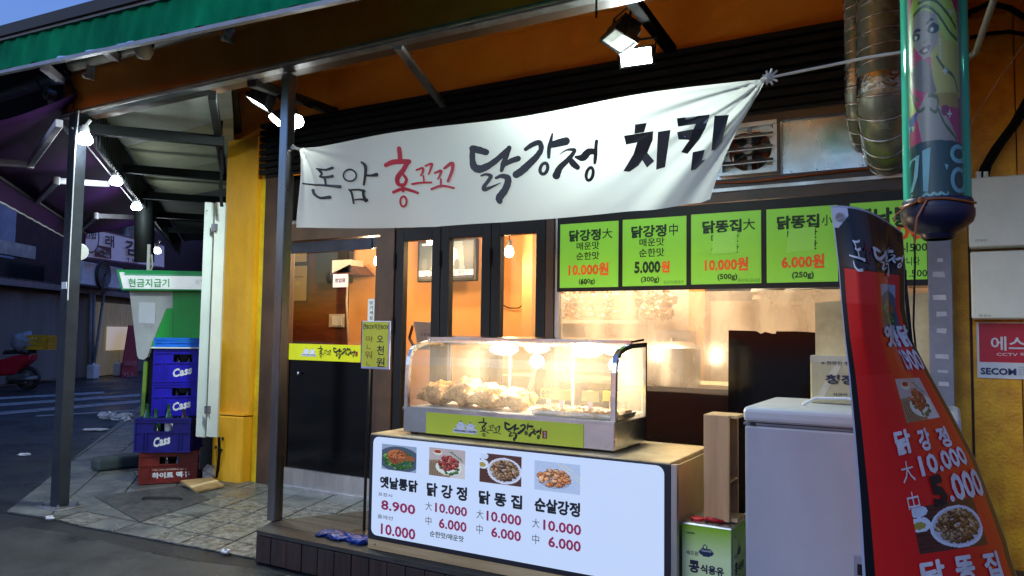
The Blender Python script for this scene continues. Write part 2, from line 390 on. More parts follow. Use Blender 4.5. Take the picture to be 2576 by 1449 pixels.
Z2 = [(-5.78, 2.93), (-5.3, 3.0), (-5.63, 4.62), (E0.x, E0.y), (-13.1, 9.05)]
sw = MB(); sw.quad(*[(x, y, -.003) for x, y in Z1]); sw.quad(*[(x, y, -.003) for x, y in Z2]); sidewalk = sw.done('sidewalk', m_joint, kind='structure')
MAN = [(-5.73, 3.53), (-4.73, 3.24), (-4.93, 3.95), (-5.54, 4.17)]
def pavers(Z, org, a1, a2, s1, s2, n, mt):
    d1 = (math.cos(R(a1)), math.sin(R(a1))); d2 = (math.cos(R(a2)), math.sin(R(a2))); hp = edges(Z)
    for i in range(-n, n):
        for j in range(-n, n):
            g_ = .006; c = [(i*s1+g_, j*s2+g_), ((i+1)*s1-g_, j*s2+g_), ((i+1)*s1-g_, (j+1)*s2-g_), (i*s1+g_, (j+1)*s2-g_)]
            c = [(org[0]+p*d1[0]+q*d2[0], org[1]+p*d1[1]+q*d2[1]) for p, q in c]
            c = clip(c, hp)
            if len(c) < 3 or area(c) < .003: continue
            h = random.uniform(.004, .008); sx, sy = random.uniform(-.004, .004), random.uniform(-.004, .004)
            cx = sum(p[0] for p in c)/len(c); cy = sum(p[1] for p in c)/len(c)
            mb = MB(); k = len(c); zt = [h+sx*(p[0]-cx)+sy*(p[1]-cy) for p in c]
            mb.add([(p[0], p[1], -.002) for p in c]+[(p[0], p[1], z) for p, z in zip(c, zt)], [tuple(range(k, 2*k))]+[(q, (q+1) % k, k+(q+1) % k, k+q) for q in range(k)])
            near = (cx-(-3.9))**2+(cy-3.6)**2 < .62 or random.random() < .1
            mb.done('paver', m_paver2 if (near and mt is m_paver) else m_paver, sidewalk)
pavers(Z1, (-4.24, 3.55), 2, 108, .30, .30, 14, m_paver)
pavers(Z2, (-5.85, 3.41), 138.6, 48.6, .62, .36, 16, m_joint)
man = MB(); man.prism([(x, y, .002) for x, y in MAN], (0, 0, .011)); sc_ = man.done('service_cover', mat('cast_cover', (.075, .078, .075), .5, c2=(.035, .036, .035), scale=14, bump=1.2, bscale=120, rvar=.2), label=None)
tag(sc_, 'dark diamond-shaped service cover set in the pavers near the grey post', 'manhole cover')
hb = MB(); hb.tube([(-5.32, 3.66, .014), (-5.32, 3.66, .026), (-5.30, 3.67, .03), (-5.09, 3.80, .03), (-5.07, 3.81, .014)], .009, 6); hb.done('handle', m_rub, sc_, smooth=True)
ap = MB(); ap.grid(lambda u, v: (-5.3+2.6*u, 3.02-.25*(1-u)-1.9*v+.04*math.sin(u*9+v*5), -.0015), 10, 6)
ap.done('asphalt_patch', m_patch, kind='structure')
cw = MB()
for a, b, c_, d_ in (((-200, 1010), (262, 985), (262, 990), (-200, 1016)), ((-200, 1029), (352, 990.5), (352, 996.5), (-200, 1036)), ((-200, 1053), (352, 1006), (352, 1013), (-200, 1061)), ((90, 1045), (352, 1030), (352, 1033), (90, 1048))):
    cw.quad(*[at(p[0], p[1], z=-.002) for p in (d_, c_, b, a)])
cw.done('crosswalk_marking', m_line, kind='structure')
m_lit = mat('litter_white', (.7, .7, .7), .4)
for px, py, w, d_, lb in ((241, 1083, .30, .10, 'white crumpled paper packet lying on the road near the pavement corner'), (62, 1147, .13, .05, 'tiny white scrap of paper on the dark road left of the grey post'), (125, 1309, .06, .03, 'small white scrap on the pavement edge beside the post base plate'), (845+0, 1390, .05, .04, 'small white scrap lying on the asphalt in front of the wooden deck')):
    if px > 800: p = at(567, 1394, z=0)
    else: p = at(px, py, z=0)
    q = MB(); q.blob(p+Vector((0, 0, .015)), (w/2, d_/2, .016), seed=px, amp=.5, nu=12, nv=6, rot=.6); tag(q.done('litter', m_lit), lb, 'litter')
p = at(292, 1054, z=0); q = MB()
for k in range(7): q.blob(p+Vector((-.30+.1*k, .05*math.sin(k*2), .03)), (.11, .06, .05), seed=k, amp=.6, nu=14, nv=8, rot=k)
tag(q.done('plastic_bag', mat('clear_film', (.6, .62, .66), .15, spec=.8)), 'crumpled shiny plastic bag strewn along the far edge of the pavement', 'bag')

# ================================================================ sky backdrop items and far street
FP = at(0, 973, z=0); fa = R(33); FD = Vector((-math.sin(fa), math.cos(fa), 0)); FN = Vector((-FD.y, FD.x, 0))   # far frontage runs along FD, FN points away from the camera
if FN.dot(FP-CAM) < 0: FN = -FN
def fr(px, py, off=0): return atp(px, py, FP-FN*off, FN)
m_tarp = mat('grey_tarpaulin', (.20, .195, .165), .8, c2=(.14, .138, .118), scale=1.5, stretch=(1, 1, .2), bump=.5, bscale=5)
m_blu = mat('bluish_render_wall', S(150, 156, 172), .8, scale=2)
m_mar = mat('maroon_wall', S(70, 42, 42), .8, c2=S(50, 28, 30), scale=4)
fb = thing('street_building', 'low dark building across the road with a grey tarpaulin front and shallow gutter eave', 'building', FP)
b = MB()
def fbox(mb, s0, s1, z0, z1, t0, t1):    # along the frontage, height, depth (negative towards the camera)
    z0, z1 = [0 if z <= 0 else 1.3+(z-1.3)*1.086 for z in (z0, z1)]
    return mb.frame(Vector((FP.x, FP.y, 0)), FD, FN, Vector((0, 0, 1)), (s0, t0, z0), (s1, t1, z1))
fbox(MB(), -10, 9, 0, 2.2, 0, .3).done('wall', m_tarp, fb)
fbox(MB(), -10, 2.3, 2.4, 5.0, 1.2, 1.5).done('upper_wall', m_blu, fb)
fbox(MB(), 2.3, 16, 2.2, 5.4, 1.2, 1.6).done('maroon_wall', m_mar, fb)
fbox(MB(), -10, 9, 2.12, 2.24, -.35, 0).done('gutter', mat('gutter_metal', (.20, .20, .19), .5), fb)
fbox(MB(), -10, .9, 2.75, 3.02, -.1, .1).done('shutter_box', m_cream, fb)
fbox(MB(), -10, 2.2, 2.3, 2.75, .4, .6).done('window_band', mat('dark_window', (.01, .01, .012), .2), fb)
r_ = MB()
for k in range(60): fbox(r_, -10+.32*k, -9.72+.32*k, 2.24, 2.28, -.3, 1.2)
r_.done('roof', mat('corrugated_roof', (.05, .05, .05), .6), fb)
t = MB(); t.grid(lambda u, v: Vector((FP.x, FP.y, 0))+FD*(-9+12.2*u)-FN*(.05+.05*math.sin(u*60)+.03*math.sin(u*23))+Vector((0, 0, 2.1-2.05*v)), 160, 3)
t.done('tarpaulin', m_tarp, fb, smooth=True)
# plastic strip curtain, lit from inside
pc = thing('strip_curtain', 'translucent corrugated plastic curtain glowing dimly in the far doorway', 'curtain', fr(290, 960))
c0 = fr(242, 740, .2); c1 = fr(330, 965, .2)
t = MB(); t.grid(lambda u, v: Vector((c0.x+(c1.x-c0.x)*u, c0.y+(c1.y-c0.y)*u, 0))-FN*(.06*math.sin(u*75))+Vector((0, 0, 2.0-1.98*v)), 150, 2)
t.done('sheet', mat('milky_plastic', (.42, .38, .3), .4, emit=.05, ecol=(.9, .75, .45), stretch=(8, 8, .3), scale=6, c2=(.16, .14, .11)), pc, smooth=True)
t = MB(); t.frame(Vector((c0.x, c0.y, 0)), FD, FN, Vector((0, 0, 1)), (.5, -.1, .7), (2.1, -.08, 1.35)); t.done('lit_window', emis('far_window_glow', (.9, .75, .42), .28), pc)
for k, px in enumerate((228, 236)):
    a = fr(px, 735, .4); bb = fr(px-4, 958, .4); t = MB(); t.tube([a, bb], .045, 8); t.done('drain_pipe', mat('grey_pipe', (.2, .2, .19), .5), fb, smooth=True)
t = MB(); t.tube([fr(262, 735, .4), fr(233, 940, .5)], .035, 6); t.done('diagonal_pipe', MATS['grey_pipe'], fb, smooth=True)
# AC unit
a = fr(222, 665, .7); c = fr(308, 728, .7); ac = thing('outdoor_ac_unit', 'white outdoor air conditioner unit on the roof eave below the far sign', 'air conditioner', Vector((a.x, a.y, 2.3)))
def fq(p, q, mb, d0=0, d1=.02):       # box spanning two frontage points
    s0, s1 = (p-FP).dot(FD), (q-FP).dot(FD); return mb.frame(Vector((FP.x, FP.y, 0)), FD, FN, Vector((0, 0, 1)), (s0, (p-FP).dot(FN)+d0, min(p.z, q.z)), (s1, (p-FP).dot(FN)+d1, max(p.z, q.z)))
fq(fr(210, 657, .7), fr(308, 728, .7), MB(), 0, .35).done('casing', mat('ac_white', (.82, .84, .84), .5), ac, bevel=.02)
cc = fr(258, 692, .72); MB().lathe(cc, [(.001, .02), (.33, .02), (.36, .05), (.38, 0)], 24, -FN).done('fan_grille', mat('dark_fan', (.03, .03, .03), .5), ac)
for k in range(5): MB().lathe(cc-FN*.03, [(.06+.06*k, .03), (.075+.06*k, .04), (.09+.06*k, .03)], 24, -FN).done('grille_ring', mat('grille_grey', (.25, .25, .25), .5), ac)
# far shop sign
so = 1.0
sg = thing('shop_sign', 'long white lettered sign board above the AC unit on the maroon wall', 'sign', fr(310, 660, so))
m_sgn = mat('sign_white_glow', S(200, 198, 216), .5, emit=.08, ecol=(.6, .6, .8), var=.05); m_pur = mat('sign_maroon', S(110, 60, 90), .5); m_nvy = mat('sign_navy', S(25, 25, 60), .5)  # the white of the unlit sign carries a faint added glow
def skew(x0, x1, yl0, yr0, yl1, yr1, off, mb, th=.12):     # board following picture corners, on the frontage plane
    A, B_, C_, D_ = fr(x0, yl0, off), fr(x1, yr0, off), fr(x1, yr1, off), fr(x0, yl1, off); return mb.prism([D_, C_, B_, A], FN*th)
skew(212, 413, 568, 616, 649, 676, so, MB()).done('board', m_sgn, sg)
skew(212, 413, 645, 672, 649, 676, so+.02, MB()).done('lower_stripe', m_pur, sg); skew(212, 413, 568, 616, 571, 619, so+.02, MB()).done('upper_stripe', m_pur, sg)
ql = MB()
def frl(mb, txt, x0, y0, x1, y1, off, bold=.0, dy=0):
    A = fr(x0, y0, off); B_ = fr(x1, y0+dy, off); D_ = fr(x0, y1, off); C_ = fr(x1, y1+dy, off)
    put(mb, txt, lambda u, v: D_+(C_-D_)*u+(A-D_)*v+((B_-A)-(C_-D_))*u*v, bold)
frl(ql, '래', 265, 590, 287, 620, so+.05, .03, 4); frl(ql, '김', 316, 603, 344, 640, so+.05, .04, 5); ql.done('lettering', m_nvy, sg)
ql = MB(); frl(ql, 'T.95', 318, 648, 346, 662, so+.05, .02, 3); frl(ql, '7', 381, 654, 388, 667, so+.05, .02, 1); ql.done('phone_lettering', m_pur, sg)
cv = Cv(30, 26, S(90, 30, 40)); cv.poly([(.1, .1), (.9, .5), (.9, .95), (.1, .6)], S(190, 180, 180)); chunks(cv, .5, .5, .4, .2, [S(120, 110, 90), S(60, 60, 50), S(160, 120, 90)], 24, .09, 3)
A = fr(238, 615, so+.04); B_ = fr(280, 623, so+.04); D_ = fr(238, 645, so+.04)
sheet('food_picture', cv, lambda u, v: A+(B_-A)*u+(D_-A)*v, print_mat('print'), sg)
rs = thing('round_sign', 'round drum-shaped lettered sign at the left end of the far sign board', 'sign', fr(229, 596, so+.3))
cc = fr(229, 596, so+.5); MB().lathe(cc, [(.001, 0), (.38, 0), (.42, -.03), (.42, -.35)], 28, -FN).done('drum', m_sgn, rs, smooth='auto')
MB().lathe(cc, [(.34, .004), (.34, .012), (.37, .012), (.37, .004)], 28, -FN).done('ring', m_nvy, rs)
ql = MB(); frl(ql, '김밥', 213, 582, 243, 599, so+.53, .03, 3); ql.done('lettering', m_nvy, rs)
# silver flue and wires on the far building
t = MB(); t.tube([fr(324, 548, .9), fr(324, 600, .9)], .16, 12); tag(t.done('flue_pipe', m_dsteel, smooth='auto'), 'short silver flue pipe above the far white sign', 'pipe')
# far banner stand
xb2 = thing('banner_stand', 'dark red roll banner with prices standing in the far doorway', 'banner stand', fr(330, 960, .6))
A, B_, C_, D_ = fr(325, 818, .6), fr(350, 820, .6), fr(346, 958, .9), fr(303, 955, .9)
MB().prism([D_, C_, B_, A], FN*.03).done('panel', mat('dim_red', S(150, 22, 40), .5), xb2)
A2, B2, C2, D2 = fr(320, 850, .66), fr(345, 850, .66), fr(342, 882, .7), fr(316, 880, .7); cv = Cv(20, 24, S(30, 22, 24)); cv.ell(.5, .5, .38, .38, S(140, 130, 125)); chunks(cv, .5, .5, .25, .25, [S(60, 40, 30), S(90, 60, 40)], 20, .12, 2)
sheet('food_picture', cv, lambda u, v: (A2*(1-u)+B2*u)*(1-v)+(D2*(1-u)+C2*u)*v, print_mat('print'), xb2)
ql = MB(); frl(ql, '2000원', 312, 906, 344, 920, .95, .03); frl(ql, '953-', 308, 936, 342, 948, .95, .02); ql.done('lettering', mat('dim_pink_ink', S(190, 120, 120), .5), xb2)
for px, w, lb in ((233, .30, 'left white plastic jerrycan standing at the foot of the far wall'), (297, .26, 'right white plastic jerrycan standing beside the far red banner')):
    p = fr(px, 958, .5); t = thing('jerrycan', lb, 'canister', (p.x, p.y, 0), 'jerrycans by the far wall')
    MB().frame(Vector((p.x, p.y, 0)), FD, FN, Vector((0, 0, 1)), (-w/2, -.1, .0), (w/2, .1, .36)).done('body', m_white, t, bevel=.03, seg=2)
    MB().lathe((p.x, p.y, .36), [(.035, 0), (.035, .05), (.001, .05)], 10).done('cap', m_white, t)
# side street: dark hulks further off so that the road ends in buildings
for s, z, lb in ((17, 5.0, 'dim far building closing the end of the side street'),):
    t = MB(); fbox(t, 16, 40, 0, z, -6, 4); tag(t.done('far_building', m_mar), lb, 'building')
# parked scooter at the left edge
sp = at(30, 981, z=0); st = thing('scooter', 'red scooter parked at the left edge under the tarpaulin wall', 'scooter', sp)
X = Vector((.86, .5, 0)); Y = Vector((-.5, .86, 0)); Zu = Vector((0, 0, 1)); o_ = Vector((sp.x, sp.y, 0))
def L3(a, b_, c_): return o_+X*a+Y*b_+Zu*c_
m_sred = mat('scooter_red', S(190, 20, 45), .22, coat=.6)
for s in (-.95, .32):
    w = MB(); w.lathe(L3(s, -.05, .25), [(.17, 0), (.24, 0), (.25, .03), (.25, .07), (.24, .1), (.17, .1)], 22, Y); wo_ = w.done('wheel', m_rub, st, smooth='auto')
    MB().lathe(L3(s, -.04, .25), [(.02, 0), (.17, .01), (.17, .07), (.02, .08)], 16, Y).done('rim', m_dsteel, wo_)
t = MB(); t.prism([L3(-.5, -.13, .25), L3(.1, -.13, .33), L3(.42, -.13, .62), L3(.46, -.13, .74), L3(.1, -.13, .72), L3(-.25, -.13, .62), L3(-.45, -.13, .42)], Y*.26); t.done('body', m_sred, st, bevel=.04, seg=2)
MB().prism([L3(-.2, -.11, .73), L3(.45, -.11, .76), L3(.4, -.11, .84), L3(-.15, -.11, .82)], Y*.22).done('seat', m_rub, st, bevel=.03, seg=2)
MB().prism([L3(-1.08, -.07, .5), L3(-.75, -.07, .56), L3(-.68, -.07, .46), L3(-.98, -.07, .44)], Y*.14).done('front_fender', m_sred, st, bevel=.02)
MB().tube([L3(-.93, 0, .3), L3(-.72, 0, .98), L3(-.7, 0, 1.05)], .035, 8).done('fork', m_dsteel, st, smooth=True)
MB().prism([L3(-.85, -.18, .45), L3(-.7, -.18, .98), L3(-.62, -.18, .98), L3(-.72, -.18, .35)], Y*.36).done('leg_shield', m_sred, st, bevel=.03)
MB().tube([L3(-.68, -.3, 1.04), L3(-.7, 0, 1.08), L3(-.68, .3, 1.04)], .02, 8).done('handlebar', m_rub, st)
MB().frame(o_, X, Y, Zu, (-.1, -.1, .12), (.35, .1, .34)).done('engine', m_dsteel, st, bevel=.03)
MB().tube([L3(.05, -.16, .2), L3(.6, -.17, .27)], .045, 8).done('exhaust', m_dsteel, st, smooth=True)
# yellow crate on the scooter and a bag beside it
cp = L3(.55, 0, .84)
yc = thing('yellow_crate', 'yellow plastic crate strapped behind the scooter seat', 'crate', cp); m_yc = mat('crate_yellow', S(215, 165, 20), .45)
MB().frame(cp, X, Y, Zu, (-.2, -.17, 0), (.24, .17, .02)).done('base', m_yc, yc)
for (a, b_) in (((-.2, -.17), (.24, -.15)), ((-.2, .15), (.24, .17)), ((-.2, -.15), (-.18, .15)), ((.22, -.15), (.24, .15))):
    for k in range(4): MB().frame(cp, X, Y, Zu, (a[0], a[1], .02+.075*k), (b_[0], b_[1], .075+.075*k)).done('side_band', m_yc, yc)
    for k in range(7):
        f = k/6; w_ = .012; x_ = a[0]+(b_[0]-a[0])*f; y_ = a[1]+(b_[1]-a[1])*f
        MB().frame(cp, X, Y, Zu, (min(x_, b_[0]-.02) - (0 if k else 0), min(y_, b_[1]-.02), .02), (min(x_, b_[0]-.02)+.02, min(y_, b_[1]-.02)+.02, .3)).done('side_post', m_yc, yc)
q = MB(); q.blob(cp+X*-.35+Zu*.14, (.28, .22, .22), seed=3, amp=.35, nu=24, nv=14); tag(q.done('plastic_bag', mat('bag_film', (.35, .37, .42), .25, alpha=.75), smooth=True), 'clear plastic bag bundled on the scooter seat left of the yellow crate', 'bag')

# ================================================================ shop building (facade plane y = YF)
YF = 4.62
shop = thing('shop_building', 'yellow and orange corner shop building with black slatted fascia and glazed front', 'building', (-2.5, YF, 0))
def wb(x0, z0, x1, z1, ya=0, yb=.18): return MB().box(x0, YF+ya, z0, x1, YF+yb, z1)
xl = -5.63
wb(xl, .0, -5.17, 3.005).done('yellow_wall', m_yel, shop)
wb(-5.235, 0, -5.165, 2.62, -.012, .0).done('wall_edge_strip', m_yel2, shop)
wb(xl, 3.009, 4.2, 3.9).done('orange_wall', m_org, shop)
wb(xl, 3.0, -5.19, 3.006, -.004, .05).done('wall_seam', mat('dark_seam', (.03, .015, .005), .8), shop)
t = MB(); t.prism([(xl+.015, YF, 0), (-5.255, YF, 0), (-5.255, YF-.105, 0), (-5.30, YF-.13, 0), (xl+.06, YF-.15, 0), (xl+.015, YF-.12, 0)], (0, 0, .56)); t.done('pillar_foot', m_yel, shop, bevel=.008)
t = MB(); t.prism([(xl+.002, YF, .57), (-5.25, YF, .57), (-5.25, YF-.10, .57), (xl+.002, YF-.16, .57)], (0, 0, .012)); t.done('pillar_ledge', m_yel, shop)
t = MB(); t.prism([(xl+.002, YF, .582), (-5.25, YF, .582), (-5.25, YF-.05, .582), (xl+.002, YF-.06, .582)], (0, 0, 2.42)); t.done('pillar_panel', m_yel, shop)
for x, z in ((-5.46, .27), (-5.45, .37), (-5.53, .29)):
    MB().lathe((x, YF-.15, z), [(.001, 0), (.012, .002), (.014, -.004)], 10, (0, -1, 0)).done('stain_hole', m_rub, shop)
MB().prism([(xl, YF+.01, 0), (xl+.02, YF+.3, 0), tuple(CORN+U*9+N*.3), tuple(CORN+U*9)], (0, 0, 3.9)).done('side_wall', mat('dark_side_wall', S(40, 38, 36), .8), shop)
# rest of the building volume: back, right part
wb(4.2, 0, 4.4, 3.9, 0, 5).done('end_wall', m_org, shop)
wb(.30, 0, 4.2, 3.005).done('right_wall', mat('ochre_paint', S(238, 168, 34), .5, c2=S(208, 134, 24), scale=2.5, bump=.5, bscale=35), shop)
wb(-.06, 0, .294, 3.005, 0, .16).done('yellow_pier', mat('ochre_strip', S(240, 176, 26), .5, c2=S(205, 134, 18), scale=7, bump=.5), shop)
wb(xl+.05, 3.55, 4.3, 3.6, .0, 5).done('roof_slab', m_grey, shop)
# slatted fascia
wb(-5.15, 2.625, -.02, 3.09, -.05, -.031).done('slat_backing', m_blk, shop)
for k in range(8): wb(-5.175, 2.645+.058*k, -.02, 2.645+.058*k+.036, -.10, -.05).done('slat', m_slat, shop)
# brown frame above and round the openings
wb(-5.16, .0, -4.90, 2.64, -.03, .06).done('frame_post', m_brn, shop)
wb(-3.86, .0, -3.72, 2.64, -.03, .06).done('frame_post', m_brn, shop)
wb(-4.90, 2.06, -3.86, 2.20, -.03, .10).done('door_lintel', m_brn, shop)
wb(-4.90, 2.20, -3.86, 2.23, -.035, .0).done('lintel_trim', m_alu, shop)
wb(-4.90, 2.23, -3.86, 2.64, .05, .07).done('transom_glass', m_void, shop)
wb(-3.72, 2.105, -2.33, 2.64, -.02, .10).done('upper_panel', m_brn, shop)
wb(-2.40, .0, -2.345, 2.105, -.03, .10).done('frame_post', m_brn, shop)
wb(-2.33, 2.115, -.06, 2.175, -.05, .06).done('window_header', m_brn, shop)
wb(-2.33, 2.176, -.06, 2.196, -.06, .0).done('header_rail', m_alu, shop)
wb(-2.33, 2.197, -.06, 2.255, -.04, .06).done('upper_rail', m_brn, shop)
wb(-2.33, 2.575, -.06, 2.64, -.04, .06).done('top_rail', m_brn, shop)
wb(-2.33, 2.256, -1.21, 2.574, .0, .03).done('steel_panel', m_steel, shop)
wb(-.85, 2.256, -.06, 2.574, -.01, .02).done('steel_panel', m_steel, shop)
wb(-.862, 2.256, -.85, 2.574, -.02, .02).done('panel_edge', m_alu, shop)
for x in (-.80, -.66, -.42, -.2): MB().lathe((x, YF-.012, 2.27), [(.001, 0), (.005, .0), (.006, -.004)], 8, (0, -1, 0)).done('rivet', m_dsteel, shop)
t = MB(); t.tube([(-1.25, YF-.05, 2.235), (-1.0, YF-.06, 2.222), (-.6, YF-.06, 2.235), (-.2, YF-.06, 2.243), (.0, YF-.05, 2.243)], .006, 6); t.done('copper_wire', mat('copper_wire', S(160, 80, 40), .35, metal=.6), shop)
# exhaust fan
fn = thing('exhaust_fan', 'square louvred exhaust fan set above the menu boards at the banner end', 'fan', (-1.03, YF, 2.26))
fx0, fx1, fz0, fz1 = -1.20, -.865, 2.262, 2.568
for a in ((fx0, fz0, fx1, fz0+.02), (fx0, fz1-.02, fx1, fz1), (fx0, fz0+.02, fx0+.02, fz1-.02), (fx1-.02, fz0+.02, fx1, fz1-.02)): wb(*a, -.10, .03).done('frame_bar', m_alu, fn)
fc = Vector(((fx0+fx1)/2, YF, (fz0+fz1)/2))
t = MB(); n = 28
for i in range(n):
    a0, a1 = 2*math.pi*i/n, 2*math.pi*(i+1)/n
    def sq(a): 
        c, s = math.cos(a), math.sin(a); m_ = max(abs(c), abs(s)); return Vector((c/m_*.149, 0, s/m_*.134))
    t.quad(fc+Vector((math.cos(a0)*.125, -.03, math.sin(a0)*.125)), fc+Vector((math.cos(a1)*.125, -.03, math.sin(a1)*.125)), fc+sq(a1)+Vector((0, -.03, 0)), fc+sq(a0)+Vector((0, -.03, 0)))
t.done('face_plate', m_alu, fn)
for k in range(6):
    t = MB(); a = k*math.pi/3+.3
    t.prism([fc+Vector((math.cos(a+d_)*r, .01+.02*s_, math.sin(a+d_)*r)) for r, d_, s_ in ((.03, -.3, 0), (.115, -.36, 1), (.12, 0, .3), (.115, .2, -1), (.03, .35, 0))], (0, .003, 0)); t.done('blade', mat('fan_blade', (.035, .045, .045), .4), fn)
MB().lathe(fc+Vector((0, -.05, 0)), [(.001, .03), (.03, .03), (.036, .02), (.036, -.03)], 16, (0, -1, 0)).done('hub', m_dsteel, fn, smooth='auto')
for z in (.075, 0, -.08, .14): MB().prism([fc+Vector((-.165, -.10, z-.012)), fc+Vector((.165, -.10, z-.012)), fc+Vector((.165, -.07, z+.012)), fc+Vector((-.165, -.07, z+.012))], (0, 0, .005)).done('louvre', m_alu, fn)
MB().box(fc.x-.012, YF-.045, fz0, fc.x+.012, YF-.035, fz1).done('guard_bar', m_dsteel, fn)
wb(fx0+.02, fz0+.02, fx1-.02, fz1-.02, .05, .06).done('back_grille', mat('rusty_grille', S(190, 100, 65), .6, c2=S(60, 30, 22), scale=60, stretch=(6, 1, .05), sharp=(.48, .52)), fn)
# --- door
dr = thing('entrance_door', 'brown framed glass entrance door with yellow lettered band and black lower half', 'door', (-4.38, YF, 0))
dx0, dx1 = -4.895, -3.865
for a in ((dx0, .02, dx0+.035, 2.05), (dx1-.06, .02, dx1, 2.05)): wb(*a, .0, .05).done('stile', m_brn, dr)
wb(dx0+.035, .02, dx1-.06, .165, -.005, .05).done('bottom_rail', m_alu, dr)
wb(dx0+.035, 1.965, dx1-.06, 2.05, .0, .05).done('top_rail', mat('blue_grey_rail', S(66, 70, 82), .3, metal=.6), dr)  # top rail is a dark bluish grey metal
MB().box(dx0+.05, YF-.01, 1.955, dx1-.1, YF+.0, 2.035).done('door_closer', mat('closer_grey', S(60, 64, 76), .3, metal=.7), dr)
wb(dx0+.035, 1.20, dx1-.06, 1.965, .018, .024).done('upper_glass', m_glass, dr)
wb(dx0+.035, .165, dx1-.06, 1.058, .018, .024).done('lower_black_glass', m_void, dr)
wb(dx0+.035, 1.06, dx1-.06, 1.195, .012, .026).done('yellow_band', mat('band_yellow', S(222, 225, 25), .35, var=.03), dr)
MB().lathe((-4.72, YF, .95), [(.001, .02), (.014, .016), (.014, 0)], 12, (0, -1, 0)).done('bolt', m_steel, dr)
ys = YF+.01
ps_ = thing('pull_sticker', 'small white vertical lettered sticker on the door glass above the yellow board', 'sticker', (-3.98, YF, 1.3))
def ybox(x0, y0, x1, y1, y, th=.003):
    a, b_ = at(x0, y0, y=y), at(x1, y1, y=y); return MB().box(a.x, y, b_.z, b_.x, y+th, a.z)
ybox(926, 752, 941, 808, ys).done('sheet', m_white, ps_)
q = MB()
for k, ch in enumerate('당기세요'): putp(q, ch, 929.5, 757+12.5*k, 938, 766+12.5*k, ys-.001, .02)
q.done('lettering', m_ink, ps_)
# steel threshold ground strip
wb(-4.9, 0, -3.86, .02, -.02, .1).done('threshold', m_alu, shop)
# --- folding doors
fo = thing('folding_door', 'black framed folding glass doors with three tall panes behind the display case', 'door', (-3.05, YF, .15))
fx = [-3.715, -3.29, -2.85, -2.405]
for i in range(3):
    a, b_ = fx[i]+.004, fx[i+1]-.004
    w = .075
    for r4 in ((a, .15, a+w, 2.10), (b_-w, .15, b_, 2.10), (a+w, .15, b_-w, .35), (a+w, 2.0, b_-w, 2.10)): wb(*r4, -.02, .04).done('frame_bar', m_blk, fo, bevel=.003)
    wb(a+w, .35, b_-w, 1.999, .008, .014).done('pane', m_glass, fo)
for x, z in ((-3.715, 1.85), (-3.715, 1.35), (-3.29, 1.85), (-3.29, 1.2), (-2.85, 1.2), (-2.85, 1.85)):
    MB().tube([(x, YF-.03, z-.06), (x, YF-.03, z+.06)], .010, 8).done('hinge', m_blk, fo)
wb(-3.715, .0, -2.405, .148, -.02, .1).done('folding_door_sill', m_brn, shop)
# --- window
wn_ = thing('kitchen_window', 'wide steamy kitchen window below the green menu boards', 'window', (-1.3, YF, .95))
wb(-2.34, .955, -2.31, 2.11, -.01, .05).done('frame', m_alu, wn_)
m_haze = glass_mat('steamy_glass', (.97, .93, .88), haze=.27, hcol=(.98, .88, .72), rough=.12)
wb(-2.31, .985, -.06, 1.58, .02, .026).done('pane', m_haze, wn_)
wb(-2.31, .955, -.06, .985, -.0, .05).done('sill', m_brn, wn_)
wb(-2.34, 0, -.06, .952, .0, .05).done('black_base_panel', mat('black_gloss_panel', (.007, .004, .004), .16, spec=.2, c2=(.016, .004, .004), scale=2, stretch=(.4, 1, 2)), shop)
t = MB(); A = at(1829, 833, y=YF-.02); B_ = at(2062, 838, y=YF-.02); C_ = at(2062, 1200, y=YF-.02)
pts = [(A.x, C_.z-.4), (B_.x, C_.z-.4), (B_.x, B_.z)] + [(A.x+(B_.x-A.x)*f, A.z+dz) for f, dz in ((.9, 0), (.75, .003), (.55, .002), (.54, -.012), (.5, -.012), (.43, -.002), (.38, -.013), (.33, .002), (.2, .004), (.02, .006))]
t.prism([(x, YF-.014, z) for x, z in pts], (0, -.012, 0)); tag(t.done('black_board', m_void), 'tall glossy black board with a torn top edge leaning in front of the kitchen window', 'board')
# --- plywood sheet and grey post on the right
t = MB(); A = at(2050, 762, y=YF-.10); B_ = at(2336, 735, y=YF-.10); t.prism([(A.x, YF-.08, .5), (B_.x, YF-.08, .5), (B_.x, YF-.08, B_.z), (A.x, YF-.08, A.z)], (0, -.018, 0))
tag(t.done('plywood_sheet', mat('beige_board', S(205, 190, 150), .6, c2=S(150, 135, 100), scale=3, bump=.15)), 'beige plywood sheet standing against the window right of the black board', 'board')
gp = thing('grey_post', 'tall grey painted post with tape remnants right of the menu boards', 'post', (-.04, YF-.1, 0))
A = at(2334, 700, y=YF-.16); B_ = at(2396, 700, y=YF-.16)
MB().box(A.x, YF-.14, 0, B_.x, YF-.003, 3.05).done('shaft', mat('post_grey', S(128, 130, 144), .5, c2=S(98, 100, 114), scale=3, bump=.2), gp, bevel=.004)
m_tape = mat('tape_remnant', S(178, 180, 190), .5)
for px, py, w, h in ((2365, 655, 16, 10), (2362, 690, 32, 12), (2364, 748, 34, 12), (2369, 790, 28, 12), (2368, 832, 24, 12), (2370, 897, 34, 12), (2372, 935, 26, 8), (2374, 965, 28, 10), (2374, 1040, 26, 8), (2368, 1080, 22, 9)):
    a = at(px-w/2, py-h/2, y=YF-.14); b_ = at(px+w/2, py+h/2, y=YF-.14); q = MB(); j = [random.uniform(-.004, .004) for _ in range(4)]
    q.quad((a.x, YF-.1412, b_.z+j[0]), (b_.x, YF-.1412, b_.z+j[1]), (b_.x+j[2], YF-.1412, a.z), (a.x+j[3], YF-.1412, a.z)); q.done('tape_strip', m_tape, gp)
